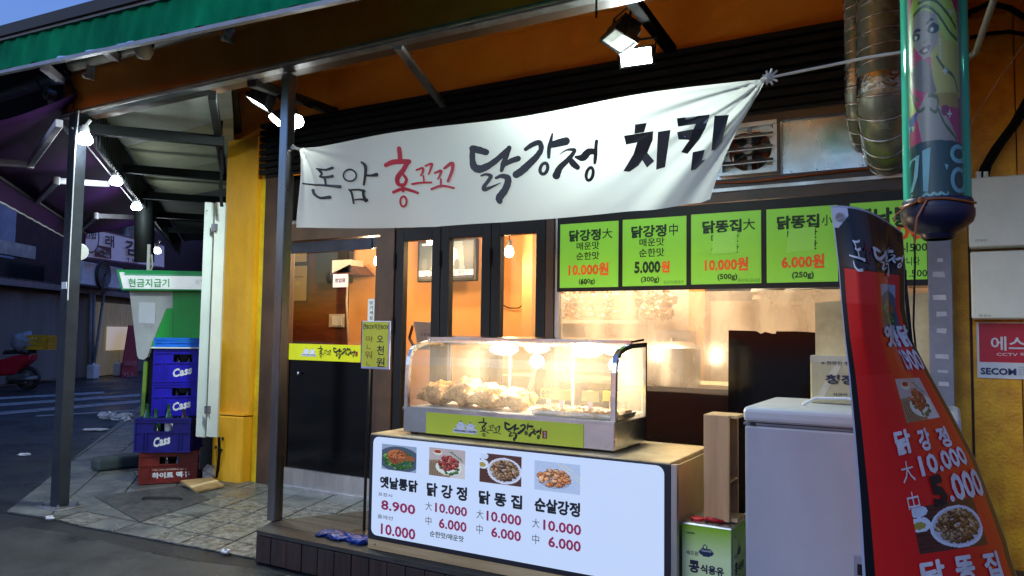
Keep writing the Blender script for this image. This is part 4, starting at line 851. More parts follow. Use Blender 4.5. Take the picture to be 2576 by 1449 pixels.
# ================================================================ flood lamps
def flood(name, c, aim, w, h, m, lb, energy, dots=False):
    t = thing(name, lb, 'floodlight', c, 'floodlights under the canopy'); Y_ = (Vector(aim)-c).normalized(); X_ = Y_.cross(Zu).normalized(); Z_ = X_.cross(Y_)
    MB().frame(c, X_, Y_, Z_, (-w/2, -.09, -h/2), (w/2, -.012, h/2)).done('housing', m_blk, t, bevel=.01, seg=2)
    for k in range(6): MB().frame(c, X_, Y_, Z_, (-w/2+.01+k*w/6, -.12, -h/2+.01), (-w/2+.016+k*w/6, -.09, h/2-.01)).done('fin', m_blk, t)
    for a in ((-w/2-.01, -h/2-.01, w/2+.01, -h/2), (-w/2-.01, h/2, w/2+.01, h/2+.01), (-w/2-.01, -h/2, -w/2, h/2), (w/2, -h/2, w/2+.01, h/2)): MB().frame(c, X_, Y_, Z_, (a[0], -.03, a[1]), (a[2], .004, a[3])).done('bezel', m_blk, t)
    MB().frame(c, X_, Y_, Z_, (-w/2, -.011, -h/2), (w/2, -.004, h/2)).done('lens', m, t)
    if dots:
        for k in range(5): MB().lathe(c+X_*(-w*.3+w*.15*k), [(.001, .006), (.012, .002), (.012, -.004)], 10, Y_).done('led', emis('led_dot', (.9, 1, .95), 12), t)
    MB().tube([c-X_*(w/2+.015), c-X_*(w/2+.015)-Y_*.06+Zu*(h/2+.05), c+X_*(w/2+.015)-Y_*.06+Zu*(h/2+.05), c+X_*(w/2+.015)], .007, 6).done('yoke', m_blk, t)
    if energy: lamp('AREA', 'flood_light', c+Y_*.02, energy, (.88, 1.0, .96), t, w, h, aim=c+Y_, spread=R(170))
    return t
fc1 = at(1600, 143, y=3.86)
flood('floodlight', fc1, fc1+Vector((.10, -1, -.42)), .172, .085, emis('flood_lens', (.93, 1, .97), 26), 'bright square LED floodlight glaring at the camera above the banner', 24)
fc2 = at(1556, 105, y=3.72); flood('floodlight', fc2, fc2+Vector((-.3, -.35, -1)), .17, .13, mat('dim_lens', (.5, .55, .52), .2, emit=.25), 'second LED floodlight pointing down, its row of diodes showing', 14, True)
fc3 = at(650, 262, y=3.55); flood('floodlight', fc3, fc3+Vector((-.45, -.3, -1)), .18, .13, emis('flood_lens', (.93, 1, .97), 26), 'LED floodlight left of the silver post aimed down at the pavement', 46)
for k, (px, py, sx) in enumerate(((697, 298, -1), (744, 303, 1))):
    c = at(px, py, y=3.55); A_ = Vector((sx*.55, -.35, -.75)).normalized()
    t = thing('reflector_bulb', ('left' if k == 0 else 'right')+' reflector bulb of the pair glowing behind the silver post', 'lamp', c, 'reflector bulbs by the silver post')
    MB().lathe(c, [(.001, .035), (.04, .032), (.05, .02), (.048, 0)], 18, A_).done('lens', emis('par_lens', (.95, 1, .97), 24), t, smooth=True)
    MB().lathe(c, [(.05, .0), (.045, -.03), (.025, -.07), (.02, -.12), (.001, -.12)], 18, A_).done('reflector', m_blk, t, smooth=True)
    MB().tube([c-A_*.1, at(700+30*k, 240+8*k, y=3.6)], .012, 6).done('stem', m_blk, t)
    lamp('SPOT', 'reflector_light', c+A_*.05, 30, (.92, 1.0, .95), t, .05, aim=c+A_, spot=R(130))
t = MB(); t.tube([at(2229-0, -40, y=3.0) if False else at(1500, -20, y=3.15), at(1500, 45, y=3.15)], .005, 5); tag(t.done('loose_wire', m_cable), 'short loose wire end hanging left of the bright floodlight', 'wire')

# ================================================================ banner
BY = 3.3
def bwave(x, z):
    a = math.hypot(x+.68, z-2.41); an = math.atan2(2.41-z, -.68-x+1e-6); b_ = math.hypot(x+3.45, z-2.43); bn = math.atan2(2.43-z, x+3.45+1e-6)
    w = (.018*math.sin(an*17)+.008*math.sin(an*41+1))*math.exp(-a/.45)*min(1, a/.1)+(.014*math.sin(bn*13)+.006*math.sin(bn*31))*math.exp(-b_/.30)*min(1, b_/.08)
    w += .022*math.sin((x+z*.9)*4.2+.6)+.010*math.sin((x*.5-z)*9)+.03*math.exp(-((x-.9*(z-2.1)+.98)/.10)**2)*(1 if z < 2.3 else max(0, 1-(z-2.3)/.08))
    return BY+w
def lerpt(tab, t):
    for (a, *p), (b_, *q) in zip(tab, tab[1:]):
        if t <= b_: f = (t-a)/(b_-a); return [i+(j-i)*f for i, j in zip(p, q)]
    return list(tab[-1][1:])
TOP = [(0, 745, 371), (.05, 790, 366), (.25, 1040, 330), (.5, 1275, 294), (.75, 1580, 246), (.93, 1860, 205), (1, 1926, 196)]
BOT = [(0, 749, 573), (.2, 951, 572.5), (.35, 1100, 572), (.5, 1274, 560), (.75, 1560, 531), (.97, 1765, 512), (1, 1790, 503)]
def bsurf(u, v):
    a = lerpt(TOP, u); b_ = lerpt(BOT, u); px = a[0]+(b_[0]-a[0])*v; py = a[1]+(b_[1]-a[1])*v
    if u > .9: px -= 14*math.sin(math.pi*v)*(u-.9)/.1
    p = at(px, py, y=BY); return Vector((p.x, bwave(p.x, p.z), p.z))
bn_ = thing('banner', 'long white fabric banner with brush lettering tied across the shop front', 'banner', (-2, BY, 1.9))
t = MB(); t.grid(bsurf, 260, 64)
m = bpy.data.materials.new('banner_cloth'); m.use_nodes = True; nn = m.node_tree.nodes; LL = m.node_tree.links; nn.clear()
o_ = nn.new('ShaderNodeOutputMaterial'); a1 = nn.new('ShaderNodeBsdfDiffuse'); a2 = nn.new('ShaderNodeBsdfTranslucent'); mx = nn.new('ShaderNodeMixShader'); mx.inputs[0].default_value = .34
a1.inputs[0].default_value = (.52, .545, .52, 1); a2.inputs[0].default_value = (.80, .85, .81, 1); LL.new(a1.outputs[0], mx.inputs[1]); LL.new(a2.outputs[0], mx.inputs[2])
wv = nn.new('ShaderNodeTexNoise'); wv.inputs['Scale'].default_value = 220; bu = nn.new('ShaderNodeBump'); bu.inputs['Strength'].default_value = .12; LL.new(wv.outputs[0], bu.inputs['Height']); LL.new(bu.outputs[0], a1.inputs['Normal'])
LL.new(mx.outputs[0], o_.inputs[0]); t.done('cloth', m, bn_, smooth=True)
Z4 = lambda x, y: ((900+x/1.932)/1.4907, (200+y/1.932)/1.4907); Z5 = lambda x, y: ((1900+x/1.932)/1.4907, y/1.932/1.4907); Z6 = lambda x, y: ((1700+x/4.14)/1.4907, (460+y/4.14)/1.4907)
DON = [[(540, 832, 12), (600, 838, 16), (658, 826, 20)], [(555, 838, 18), (580, 870, 16), (566, 890, 14)], [(566, 888, 14), (600, 896, 18), (656, 886, 22)], [(600, 895, 18), (612, 925, 18), (616, 955, 16)], [(450, 942, 12), (540, 950, 14), (640, 958, 18), (718, 965, 26)], [(518, 988, 20), (532, 1020, 18), (575, 1046, 18), (648, 1042, 26)]]
AM = [[(893, 792, 12), (925, 820, 26), (925, 870, 22), (903, 952, 18)], [(925, 888, 14), (970, 890, 18), (1008, 884, 28)], [(786, 986, 12), (805, 1010, 18), (816, 1085, 14)], [(800, 990, 14), (860, 988, 14), (902, 1000, 20)], [(895, 995, 20), (893, 1030, 22), (905, 1066, 26)], [(815, 1062, 10), (860, 1056, 12), (915, 1062, 22)]]
HONG = [[(1182, 700, 32), (1186, 740, 34), (1186, 790, 32)], [(1080, 818, 30), (1140, 795, 36), (1248, 792, 34)], [(1236, 800, 32), (1205, 850, 34), (1160, 905, 36), (1160, 950, 30), (1200, 958, 24), (1222, 920, 24), (1205, 888, 20)], [(1190, 955, 22), (1192, 1000, 22)], [(1118, 1008, 22), (1200, 985, 24), (1300, 1015, 20)]]
KK = [[(1298, 852, 14), (1342, 838, 18), (1340, 868, 16), (1326, 892, 12)], [(1362, 822, 14), (1405, 806, 18), (1398, 840, 16), (1382, 882, 12)], [(1345, 892, 12), (1350, 942, 14)], [(1262, 952, 16), (1325, 942, 16), (1402, 940, 14)],
      [(1428, 872, 16), (1470, 855, 20), (1462, 890, 16), (1448, 915, 12)], [(1492, 838, 18), (1545, 800, 28), (1548, 850, 24), (1522, 930, 22)], [(1470, 915, 14), (1472, 972, 16)], [(1404, 988, 18), (1480, 965, 18), (1568, 982, 16)]]
DAK = [[(295, 400, 110), (400, 425, 112), (490, 452, 100)], [(290, 400, 80), (292, 560, 86), (325, 680, 110), (410, 722, 130), (520, 680, 112), (640, 590, 96), (760, 470, 90), (832, 395, 80)], [(836, 380, 78), (800, 520, 82), (768, 640, 86), (750, 745, 56)], [(790, 650, 60), (880, 590, 88), (985, 552, 96)],
       [(450, 828, 34), (520, 806, 42), (592, 832, 62), (570, 900, 60), (510, 1000, 66), (520, 1050, 66), (610, 1015, 46), (752, 940, 12)], [(680, 862, 46), (760, 832, 70), (850, 860, 100), (862, 940, 108), (822, 1060, 110), (752, 1170, 118), (756, 1232, 84)]]
GANG = [[(1100, 400, 66), (1200, 330, 82), (1310, 300, 86), (1345, 400, 84), (1280, 520, 100), (1160, 650, 120), (1060, 750, 126), (985, 805, 124)], [(1518, 165, 32), (1492, 290, 62), (1472, 400, 66), (1474, 535, 50)], [(1490, 345, 90), (1620, 310, 126), (1745, 285, 130)]]
JEONG = [[(1650, 490, 10), (1760, 425, 30), (1880, 425, 56), (1868, 475, 60), (1765, 590, 78), (1650, 700, 96), (1592, 820, 120)], [(1800, 545, 50), (1855, 630, 104), (1920, 690, 84)], [(1905, 535, 40), (2010, 545, 108), (2110, 460, 104), (2210, 455, 84)], [(2245, 300, 52), (2230, 400, 56), (2214, 520, 60), (2196, 625, 46)]]
RI = {'am': (800, 885, 52, 42, 13, 0), 'ho': (1190, 1075, 24, 36, 16, .15), 'ga': (1405, 712, 56, 88, 54, .28), 'je': (2108, 792, 50, 100, 50, .32)}
CHI = [[(950, 915), (1037, 905), (1012, 968), (940, 980)], [(865, 993), (1077, 960), (1068, 1026), (958, 1038), (875, 1054)], [(1068, 1022), (958, 1034), (925, 1115), (840, 1237), (885, 1243), (955, 1200), (1020, 1115)], [(980, 1155), (1018, 1104), (1075, 1170), (1020, 1216)], [(1110, 966), (1200, 949), (1150, 1213), (1085, 1231)],
       [(1248, 870), (1470, 828), (1462, 880), (1440, 935), (1400, 1010), (1310, 1115), (1268, 1106), (1330, 1018), (1255, 1018), (1242, 962), (1362, 942), (1375, 902), (1253, 926)], [(1508, 840), (1605, 828), (1560, 1025), (1512, 1082), (1480, 1090)], [(1345, 1100), (1428, 1078), (1410, 1160), (1440, 1153), (1367, 1226), (1327, 1232)]]
def shapes(lst, rings, Z, rag=0):
    out = []
    for s in lst:
        v, f = brush(s, ragged=rag); out.append(([Z(*p) for p in v], f))
    for r in rings: v, f = ring(*r); out.append(([Z(*p) for p in v], f))
    return out
def lay(mb, shp, fn):
    for i, (v, f) in enumerate(shp): mb.add([fn(p, i) for p in v], f)
def onb(p, i): q = at(p[0], p[1], y=BY); return Vector((q.x, bwave(q.x, q.z)-.006-.0002*i, q.z))
q = MB(); q.mark(); lay(q, shapes(DON+AM, [RI['am']], Z4), onb); q.mark(); lay(q, shapes(DAK+GANG+JEONG, [RI['ga'], RI['je']], Z6, .05), onb)
q.mark()
for i, P_ in enumerate(CHI): 
    v = [Z5(*p) for p in P_]; lay(q, [(v, [tuple(range(len(v)))])], lambda p, k, i=i: onb(p, i))
q.done('black_lettering', m_ink, bn_)
q = MB(); lay(q, shapes(HONG+KK, [RI['ho']], Z4), onb); q.done('red_lettering', m_red, bn_)
m_rope = mat('white_rope', (.6, .6, .58), .7)
t = MB(); k0 = at(1934, 196, y=BY); t.tube([bsurf(.99, .01), k0], .012, 6)
for k in range(9): t.tube([k0, k0+Vector((.035*math.cos(k*.7)+.01, -.01, .035*math.sin(k*.7)))], .005, 5)
t.blob(k0, .02, seed=2, amp=.4, nu=10, nv=6); t.done('knot', m_rope, bn_)
t = MB(); t.tube([k0, at(2030, 176, y=3.27), at(2110, 160, y=3.25), at(2180, 145, y=3.22), at(2275, 130, y=3.2)], .006, 6); tag(t.done('tie_rope', m_rope), 'thin white rope running from the banner corner to the hanging tube', 'rope')
t = MB(); t.tube([bsurf(0, .01), at(735, 371, y=3.28), (-3.497, 3.3, 2.42)], .01, 6); t.blob(at(738, 371, y=3.28), .015, amp=.4, nu=8, nv=5); t.done('left_tie', m_rope, bn_)
# normalised logo, reused on smaller prints
_ls = [( [( (lambda g_: (g_.x, g_.z))(at(a, b_, y=BY)) ) for a, b_ in v], f) for v, f in shapes(HONG+KK, [RI['ho']], Z4)+shapes(DAK+GANG+JEONG, [RI['ga'], RI['je']], Z6)]
_x0 = min(p[0] for v, f in _ls for p in v); _x1 = max(p[0] for v, f in _ls for p in v); _z0 = min(p[1] for v, f in _ls for p in v); _z1 = max(p[1] for v, f in _ls for p in v)
LOGO = [([((p[0]-_x0)/(_x1-_x0), (p[1]-_z0)/(_z1-_z0)) for p in v], f) for v, f in _ls]
def logo(mb, x0, y0, x1, y1, y):
    a, b_ = at(x0, y0, y=y), at(x1, y1, y=y); lay(mb, LOGO, lambda p, i: Vector((a.x+(b_.x-a.x)*p[0], y-.0001*i, b_.z+(a.z-b_.z)*p[1])))
def chicks(x0, y0, x1, y1, y, parent):        # two plain white chicks over a lettered strip
    a, b_ = at(x0, y0, y=y), at(x1, y1, y=y); w, h = b_.x-a.x, a.z-b_.z; Pq = lambda u, v, k=0: Vector((a.x+w*u, y-.0002*k, b_.z+h*v))
    q = MB(); q.quad(Pq(0, 0, 1), Pq(1, 0, 1), Pq(1, .3, 1), Pq(0, .3, 1))
    for cx, s in ((.32, 1), (.73, .9)):
        q.add([Pq(cx+.17*math.cos(t_)*s, .28+max(-.02, (.52*s*math.sin(t_) if t_ < math.pi else 0)), 2) for t_ in [math.pi*k/14 for k in range(15)]], [tuple(range(15))])
        q.quad(Pq(cx-.15, .45, 2), Pq(cx-.15, .62, 2), Pq(cx-.24, .48, 2)); q.quad(Pq(cx+.15, .45, 2), Pq(cx+.24, .66, 2), Pq(cx+.15, .62, 2))
    q.done('chick_mark', mat('mark_white', S(225, 228, 235), .5, var=.02), parent)
    q = MB()
    for cx, tp_ in ((.32, .80), (.72, .74)):
        q.add([Pq(cx+.05*math.cos(t_), tp_+.07*math.sin(t_), 3) for t_ in [math.pi*k/8 for k in range(9)]], [tuple(range(9))])
        for dx in (-.05, .05): q.quad(Pq(cx+dx-.006, .58, 3), Pq(cx+dx+.006, .58, 3), Pq(cx+dx+.006, .64, 3), Pq(cx+dx-.006, .64, 3))
        q.quad(Pq(cx-.02, .54, 3), Pq(cx+.02, .54, 3), Pq(cx, .5, 3))
    put(q, 'HONG KOKKO CHICKEN', lambda u, v: Pq(.04+.92*u, .08+.14*v, 3), .03); q.done('mark_lettering', m_nvy, parent)
# door band lettering
q = MB(); logo(q, 799, 869, 893, 905, YF+.010); q.done('lettering', m_ink, dr)
chicks(759, 871, 795, 897, YF+.010, dr)
m_seal = mat('seal_red', S(150, 40, 30), .5)
ybox(894, 884, 899, 896, YF+.009).done('seal', m_seal, dr)

# ================================================================ deck
dk = thing('wooden_deck', 'low wooden deck with brown board cladding in front of the shop', 'deck', (-2.5, 3.6, 0))
DP = [(-3.43, 3.07), (.9, 3.07), (.9, 4.58), (-2.75, 4.58)]; a_ = at(906, 1261, z=.17); DP += [(a_.x, a_.y), (-3.54, 3.30)]
DPh = edges([(-3.43, 3.07), (.9, 3.07), (.9, 4.58), (-2.72, 4.58), (-3.54, 3.30)])
for k in range(11):
    y0 = 3.07+.14*k; c = clip([(-4, y0+.003), (1, y0+.003), (1, y0+.137), (-4, y0+.137)], DPh)
    if len(c) < 3: continue
    for i, (xa, xb) in enumerate(((-4, -1.6), (-1.594, 1))):
        c2_ = clip(c, edges([(xa, 0), (xb, 0), (xb, 9), (xa, 9)]))
        if len(c2_) > 2: MB().prism([(x, y, .148+random.uniform(-.001, .001)) for x, y in c2_], (0, 0, .022)).done('deck_board', m_deck, dk)
MB().prism([(x*.999-.01, y+.02, 0) for x, y in [(-3.40, 3.08), (.88, 3.08), (.88, 4.54), (-2.7, 4.54), (-3.50, 3.28)]], (0, 0, .145)).done('substructure', m_rub, dk)
x = -3.43; 
while x < .9:
    w_ = .118; MB().box(x+.002, 3.068+random.uniform(-.002, .002), 0, x+w_-.002, 3.084, .143).done('clad_board', m_clad, dk, bevel=.002); x += w_
e1, e2 = Vector((-3.435, 3.075, 0)), Vector((-3.545, 3.31, 0)); dd = (e2-e1)
for k in range(2): MB().prism([e1+dd*(k/2+.01), e1+dd*((k+1)/2-.01), e1+dd*((k+1)/2-.01)+Vector((.012, .006, 0)), e1+dd*(k/2+.01)+Vector((.012, .006, 0))], (0, 0, .143)).done('clad_board', m_clad, dk)

# ================================================================ counter
ct = thing('menu_counter', 'pale plywood counter with a lit white photo menu panel on its front', 'counter', (-1.9, 3.45, .17))
CX0, CX1, CZ = at(929, 1230, y=3.14).x, -1.045, .766
MB().box(CX0, 3.168, .172, CX1, 3.73, CZ-.018).done('body', m_wood, ct)
MB().box(CX0-.008, 3.15, CZ-.018, CX1+.0, 3.735, CZ).done('top', mat('worn_top', S(215, 190, 140), .5, c2=S(170, 140, 95), scale=6, bump=.1), ct, bevel=.003)
MB().box(CX1, 3.20, .172, CX1+.012, 3.735, CZ-.019).done('side_panel', mat('side_ply', S(225, 205, 150), .5, c2=S(200, 170, 118), scale=3), ct)
PYf = 3.135
b_l, b_b = at(924, 1354, y=PYf), at(1686, 1166, y=PYf)
MB().box(CX0, PYf, b_l.z, b_b.x+.004, 3.167, CZ-.004).done('black_frame', mat('frame_navy', S(24, 28, 42), .4), ct, bevel=.003)
MB().box(b_b.x+.004, PYf, .20, b_b.x+.028, 3.167, CZ-.004).done('end_trim', m_alu, ct)
MB().box(CX0, 3.14, .172, b_b.x, 3.167, b_l.z-.002).done('kick_board', m_wood, ct)
for px in (939, 1065): p = at(943 if px == 939 else 1424, 1361 if px == 939 else 1455, y=3.14); MB().lathe((p.x, 3.14, (b_l.z+.172)/2), [(.001, .002), (.006, .001), (.007, -.002)], 8, (0, -1, 0)).done('screw', m_dsteel, ct)
wl, wr = at(940, 1097.5, y=PYf-.001), at(1671, 1172.7, y=PYf-.001); wbz = at(939, 1345, y=PYf-.001).z
x0, x1, z1, z0 = wl.x, wr.x, wl.z, wbz; rr = .035; pl = []
for cx, cz, a0 in ((x1-rr, z1-rr, 0), (x0+rr, z1-rr, 90), (x0+rr, z0+rr, 180), (x1-rr, z0+rr, 270)):
    for k in range(7): a = R(a0+15*k); pl.append((cx+rr*math.cos(a), PYf-.0005, cz+rr*math.sin(a)))
MB().prism(pl[::-1], (0, -.002, 0)).done('lit_panel', mat('lightbox_white', (.58, .67, .76), .35, emit=.36, ecol=(.80, .93, 1.12), var=.01), ct)
yc_ = PYf-.0035
Q3 = lambda x, y: (898.9+x*.26855, 1059.9+y*.26855)
m_pl = print_mat('lit_print', emit=.32)
for i, (kd, xa, ya, xb, yb) in enumerate((('whole', 232, 208, 550, 486), ('red', 675, 240, 1007, 545), ('brown', 1148, 292, 1535, 615), ('nugget', 1660, 362, 2087, 692))):
    sheet('dish_photo', food(kd), flat(*Q3(xa, ya), *Q3(xb, yb), yc_), m_pl, ct)
q = MB()
def q3(mb, s, xa, ya, xb, yb, bold=.02, **k): putp(mb, s, *Q3(xa, ya), *Q3(xb, yb), yc_, bold, **k)
q3(q, '옛날통닭', 215, 512, 562, 668, .05); q3(q, '닭 강 정', 653, 572, 1024, 748, .05); q3(q, '닭 똥 집', 1140, 645, 1540, 825, .05); q3(q, '순살강정', 1663, 712, 2083, 900, .05)
q3(q, '포장시', 195, 662, 325, 716, .0); q3(q, '홀에선', 190, 868, 330, 930, .0); q3(q, '순한맛/매운맛', 680, 1022, 996, 1134, .015)
for s, xa, ya, xb, yb in (('大', 640, 750, 698, 840), ('中', 640, 886, 692, 978), ('大', 1117, 824, 1180, 917), ('中', 1117, 962, 1172, 1060), ('大', 1640, 905, 1705, 1004), ('中', 1640, 1053, 1702, 1156)): q3(q, s, xa, ya, xb, yb, -.008)
q.done('black_lettering', mat('panel_ink', S(16, 26, 40), .5), ct)
q = MB()
for s, xa, ya, xb, yb in (('8.900', 225, 735, 541, 876), ('10.000', 222, 955, 541, 1113), ('10.000', 730, 762, 1026, 895), ('6.000', 765, 905, 1021, 1041), ('10.000', 1212, 836, 1534, 980), ('6.000', 1255, 988, 1531, 1128), ('10.000', 1743, 920, 2095, 1072), ('6.000', 1790, 1076, 2092, 1226)): q3(q, s, xa, ya, xb, yb, .035)
q.done('price_lettering', mat('price_red', S(190, 45, 95), .5, emit=.08, ecol=(.6, .05, .15)), ct)

# ================================================================ green menu boards
Q9 = lambda x, y: (1375.2+.34727*x, 503.1+.34727*y)
GY = YF-.075
gb = thing('menu_sign', 'row of lime green menu boards in a black frame above the kitchen window', 'sign', (-1.2, GY, 1.59))
a, b_ = at(1402, 560, y=GY), at(1402, 734, y=GY)
MB().box(a.x, GY+.004, b_.z, -.105, YF-.052, 2.105).done('black_frame', m_blk, gb)
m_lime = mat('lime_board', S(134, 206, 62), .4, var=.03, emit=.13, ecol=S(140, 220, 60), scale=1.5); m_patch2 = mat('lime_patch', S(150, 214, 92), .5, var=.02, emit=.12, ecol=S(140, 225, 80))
m_oink = mat('orange_ink', S(240, 92, 30), .5, emit=.08); m_gink = mat('green_black_ink', S(10, 50, 12), .5)
pan = [(100, 178, 518, 629), (552, 145, 1012, 616), (1047, 107, 1555, 602), (1592, 70, 2112, 590), (2197, 26, 2758, 574)]
for r4 in pan:
    a, b_ = at(*Q9(r4[0], r4[1]), y=GY), at(*Q9(r4[2], r4[3]), y=GY); MB().box(a.x, GY-.002, b_.z, b_.x, GY+.003, a.z).done('lime_panel', m_lime, gb)
gk, go = MB(), MB()
def g9(mb, s, xa, ya, xb, yb, bold=.03): putp(mb, s, *Q9(xa, ya), *Q9(xb, yb), GY-.0035, bold)
for s, r4, b in (('닭강정', (165, 222, 390, 290), .045), ('大', (403, 208, 476, 277), .01), ('매운맛', (217, 308, 381, 356), .02), ('순한맛', (215, 380, 381, 430), .02), ('(600g)', (232, 572, 349, 611), .035),
                 ('닭강정', (615, 192, 866, 262), .045), ('中', (888, 172, 950, 256), .01), ('매운맛', (672, 280, 852, 330), .02), ('순한맛', (670, 354, 852, 408), .02), ('(300g)', (683, 557, 815, 601), .035),
                 ('닭똥집', (1130, 155, 1410, 229), .045), ('大', (1422, 137, 1510, 215), .01), ('매운맛', (1192, 250, 1392, 302), .02), ('순한맛', (1192, 328, 1392, 382), .02), ('(500g)', (1237, 537, 1381, 582), .035),
                 ('닭똥집', (1670, 120, 1973, 198), .045), ('小', (1992, 108, 2068, 183), .01), ('매운맛', (1742, 218, 1960, 275), .02), ('순한맛', (1742, 300, 1960, 358), .02), ('(250g)', (1777, 522, 1935, 571), .035)): g9(gk, s, *r4, b)
g9(gk, '5.000', 637, 450, 822, 524, .07); g9(gk, '60', 246, 574, 292, 611, .06)
def gd(mb, s, x0, y0, x1, y1, b=.03): putp(mb, s, x0, y0, x1, y1, GY-.0035, b)
gd(gk, '옛날통닭', 2150, 528, 2345, 567, .045); gd(gk, '추가시500', 2206, 613, 2333, 633, .02); gd(gk, '합니다', 2262, 647, 2314, 667, .02); gd(gk, '음료1.500', 2224, 678, 2333, 697, .02)
for s, r4 in (('10.000원', (160, 462, 447, 541)), ('원', (830, 443, 889, 522)), ('10.000원', (1146, 425, 1458, 506)), ('6.000원', (1702, 402, 2010, 488))): g9(go, s, *r4, .05)
gd(go, '8.900', 2168, 570, 2325, 600, .05)
gk.done('black_lettering', m_gink, gb); go.done('price_lettering', m_oink, gb)
q = MB(); g9(q, '원산지:태국산', 846, 583, 990, 604, .0); g9(q, '원산지:국내산', 1386, 570, 1546, 593, .0); q.done('small_lettering', mat('olive_ink', S(70, 130, 30), .5), gb)
for r4 in ((1204, 242, 1379, 388), (1746, 214, 1941, 374)):
    a, b_ = at(*Q9(r4[0], r4[1]), y=GY), at(*Q9(r4[2], r4[3]), y=GY); MB().prism([(a.x+.006, GY-.005, a.z), (a.x-.006, GY-.005, b_.z), (b_.x, GY-.005, b_.z+.006), (b_.x+.004, GY-.005, a.z+.008)][::-1], (0, -.001, 0)).done('cover_patch', m_patch2, gb)

# ================================================================ hot display case
dc = thing('display_case', 'curved glass hot food display case with steel base on the counter', 'display case', (-1.93, 3.45, CZ))
X0, X1, Y0, Y1 = -2.535, -1.332, 3.236, 3.655
MB().box(X0, Y0, CZ+.012, X1, Y1, .905).done('base', mat('brushed_base', (.66, .67, .68), .22, metal=1, scale=2.2, c2=(.48, .49, .50), rvar=.12, bump=.1, bscale=8), dc, bevel=.004)
for x in (X0+.03, X1-.06):
    for y in (Y0+.03, Y1-.05): MB().box(x, y, CZ, x+.03, y+.03, CZ+.012).done('foot', m_rub, dc)
prof = [(Y0+.005, .905), (Y0+.007, 1.02), (Y0+.012, 1.13), (Y0+.02, 1.175), (Y0+.042, 1.212), (Y0+.08, 1.236), (Y0+.14, 1.251), (Y0+.22, 1.262)]
t = MB()
for i in range(len(prof)-1):
    (ya, za), (yb, zb) = prof[i], prof[i+1]; t.quad((X0+.02, ya, za), (X1-.02, ya, za), (X1-.02, yb, zb), (X0+.02, yb, zb))
m_cg = glass_mat('case_glass', (.97, .97, .95), haze=.075, hcol=(1, .93, .82), rough=.05)
t.done('curved_glass', m_cg, dc, smooth=True)
for nm, xa, xb in (('left', X0, X0+.022), ('right', X1-.024, X1)):
    pp = prof+[(Y1, 1.268)]
    for i in range(len(pp)-1):
        (ya, za), (yb, zb) = pp[i], pp[i+1]; dl = Vector((0, yb-ya, zb-za)).normalized(); nrm = Vector((0, dl.z, -dl.y))
        t = MB(); t.prism([Vector((xa, ya, za)), Vector((xa, yb, zb)), Vector((xa, yb, zb))+nrm*.022, Vector((xa, ya, za))+nrm*.022], (xb-xa, 0, 0)); t.done('end_frame', m_steel, dc)
    MB().box(xa, Y1-.02, .905, xb, Y1, 1.25).done('rear_post', m_steel, dc)
    xm = (xa+xb)/2; MB().prism([(xm, y+.02 if i < 6 else y, z-.004) for i, (y, z) in enumerate(prof)]+[(xm, Y1-.02, 1.25), (xm, Y1-.02, .905)], (.003, 0, 0)).done('side_glass', m_cg, dc)
MB().prism([(X0+.02, Y0+.21, 1.263), (X0+.02, Y1+.01, 1.275), (X0+.02, Y1+.01, 1.287), (X0+.02, Y0+.21, 1.272)], (X1-X0-.04, 0, 0)).done('roof_plate', m_steel, dc)
MB().box(X0, Y0+.20, 1.262, X1+.0, Y0+.215, 1.278).done('roof_lip', m_steel, dc)
MB().box(X0-.0, Y0-.006, .895, X1, Y0+.0, .91).done('glass_channel', m_steel, dc)
for a in ((X0+.022, 1.235, X1-.022, 1.25), (X0+.022, .905, X1-.022, .925)): MB().box(a[0], Y1-.018, a[1], a[2], Y1-.004, a[3]).done('rear_rail', m_steel, dc)
for f in (.02, .33, .64): MB().box(X0+.03+(X1-X0)*f, Y1-.012, .925, X0+.03+(X1-X0)*(f+.32), Y1-.008, 1.235).done('sliding_pane', m_cg, dc)
for f in (.34, .66): MB().box(X0+(X1-X0)*f, Y1-.018, .925, X0+(X1-X0)*f+.014, Y1-.004, 1.235).done('pane_stile', m_alu, dc)
MB().box(X0+.03, Y0+.02, .906, X1-.03, Y1-.03, .912).done('tray_floor', mat('white_tray', (.7, .66, .58), .35), dc)
# label
a, b_ = at(972.7+.27344*366, 805+.27344*846, y=Y0-.002), at(972.7+.27344*1810, 805+.27344*1178, y=Y0-.002)
MB().box(a.x, Y0-.0025, b_.z, b_.x, Y0-.0005, a.z).done('lime_label', mat('label_lime', S(206, 218, 62), .4, var=.02), dc)
QK = lambda x, y: (1113.6+.11458*x, 1033.1+.11454*y)
q = MB(); logo(q, *QK(780, 148), *QK(2165, 728), Y0-.003); q.done('lettering', m_ink, dc)
chicks(*QK(235, 165), *QK(755, 522), Y0-.003, dc)
a, b_ = at(*QK(2198, 436), y=Y0), at(*QK(2295, 615), y=Y0); MB().box(a.x, Y0-.004, b_.z, b_.x, Y0-.003, a.z).done('seal', m_seal, dc)
q = MB(); putp(q, '돈', *QK(2222, 465), *QK(2270, 520), Y0-.0045, .01); putp(q, '암', *QK(2220, 530), *QK(2268, 590), Y0-.0045, .01); q.done('seal_lettering', m_white, dc)
# bulbs in the case
for px, py, lb in ((1268, 878, 'left glaring warm bulb inside the display case'), (1478, 884, 'right glaring warm bulb inside the display case')):
    p = at(px, py, y=3.46); t = thing('case_bulb', lb, 'light bulb', p, 'bulbs in the display case')
    MB().lathe(p, [(.001, -.030), (.045, -.024), (.074, -.006), (.070, .012), (.04, .026)], 20).done('bulb', emis('case_bulb_glow', (1, .82, .55), 60), t, smooth=True); MB().lathe(p, [(.02, .026), (.022, .045), (.001, .046)], 12).done('socket', m_white, t)
    lamp('POINT', 'case_light', p-Vector((0, 0, .075)), 15.0, (1, .80, .52), t, .04)
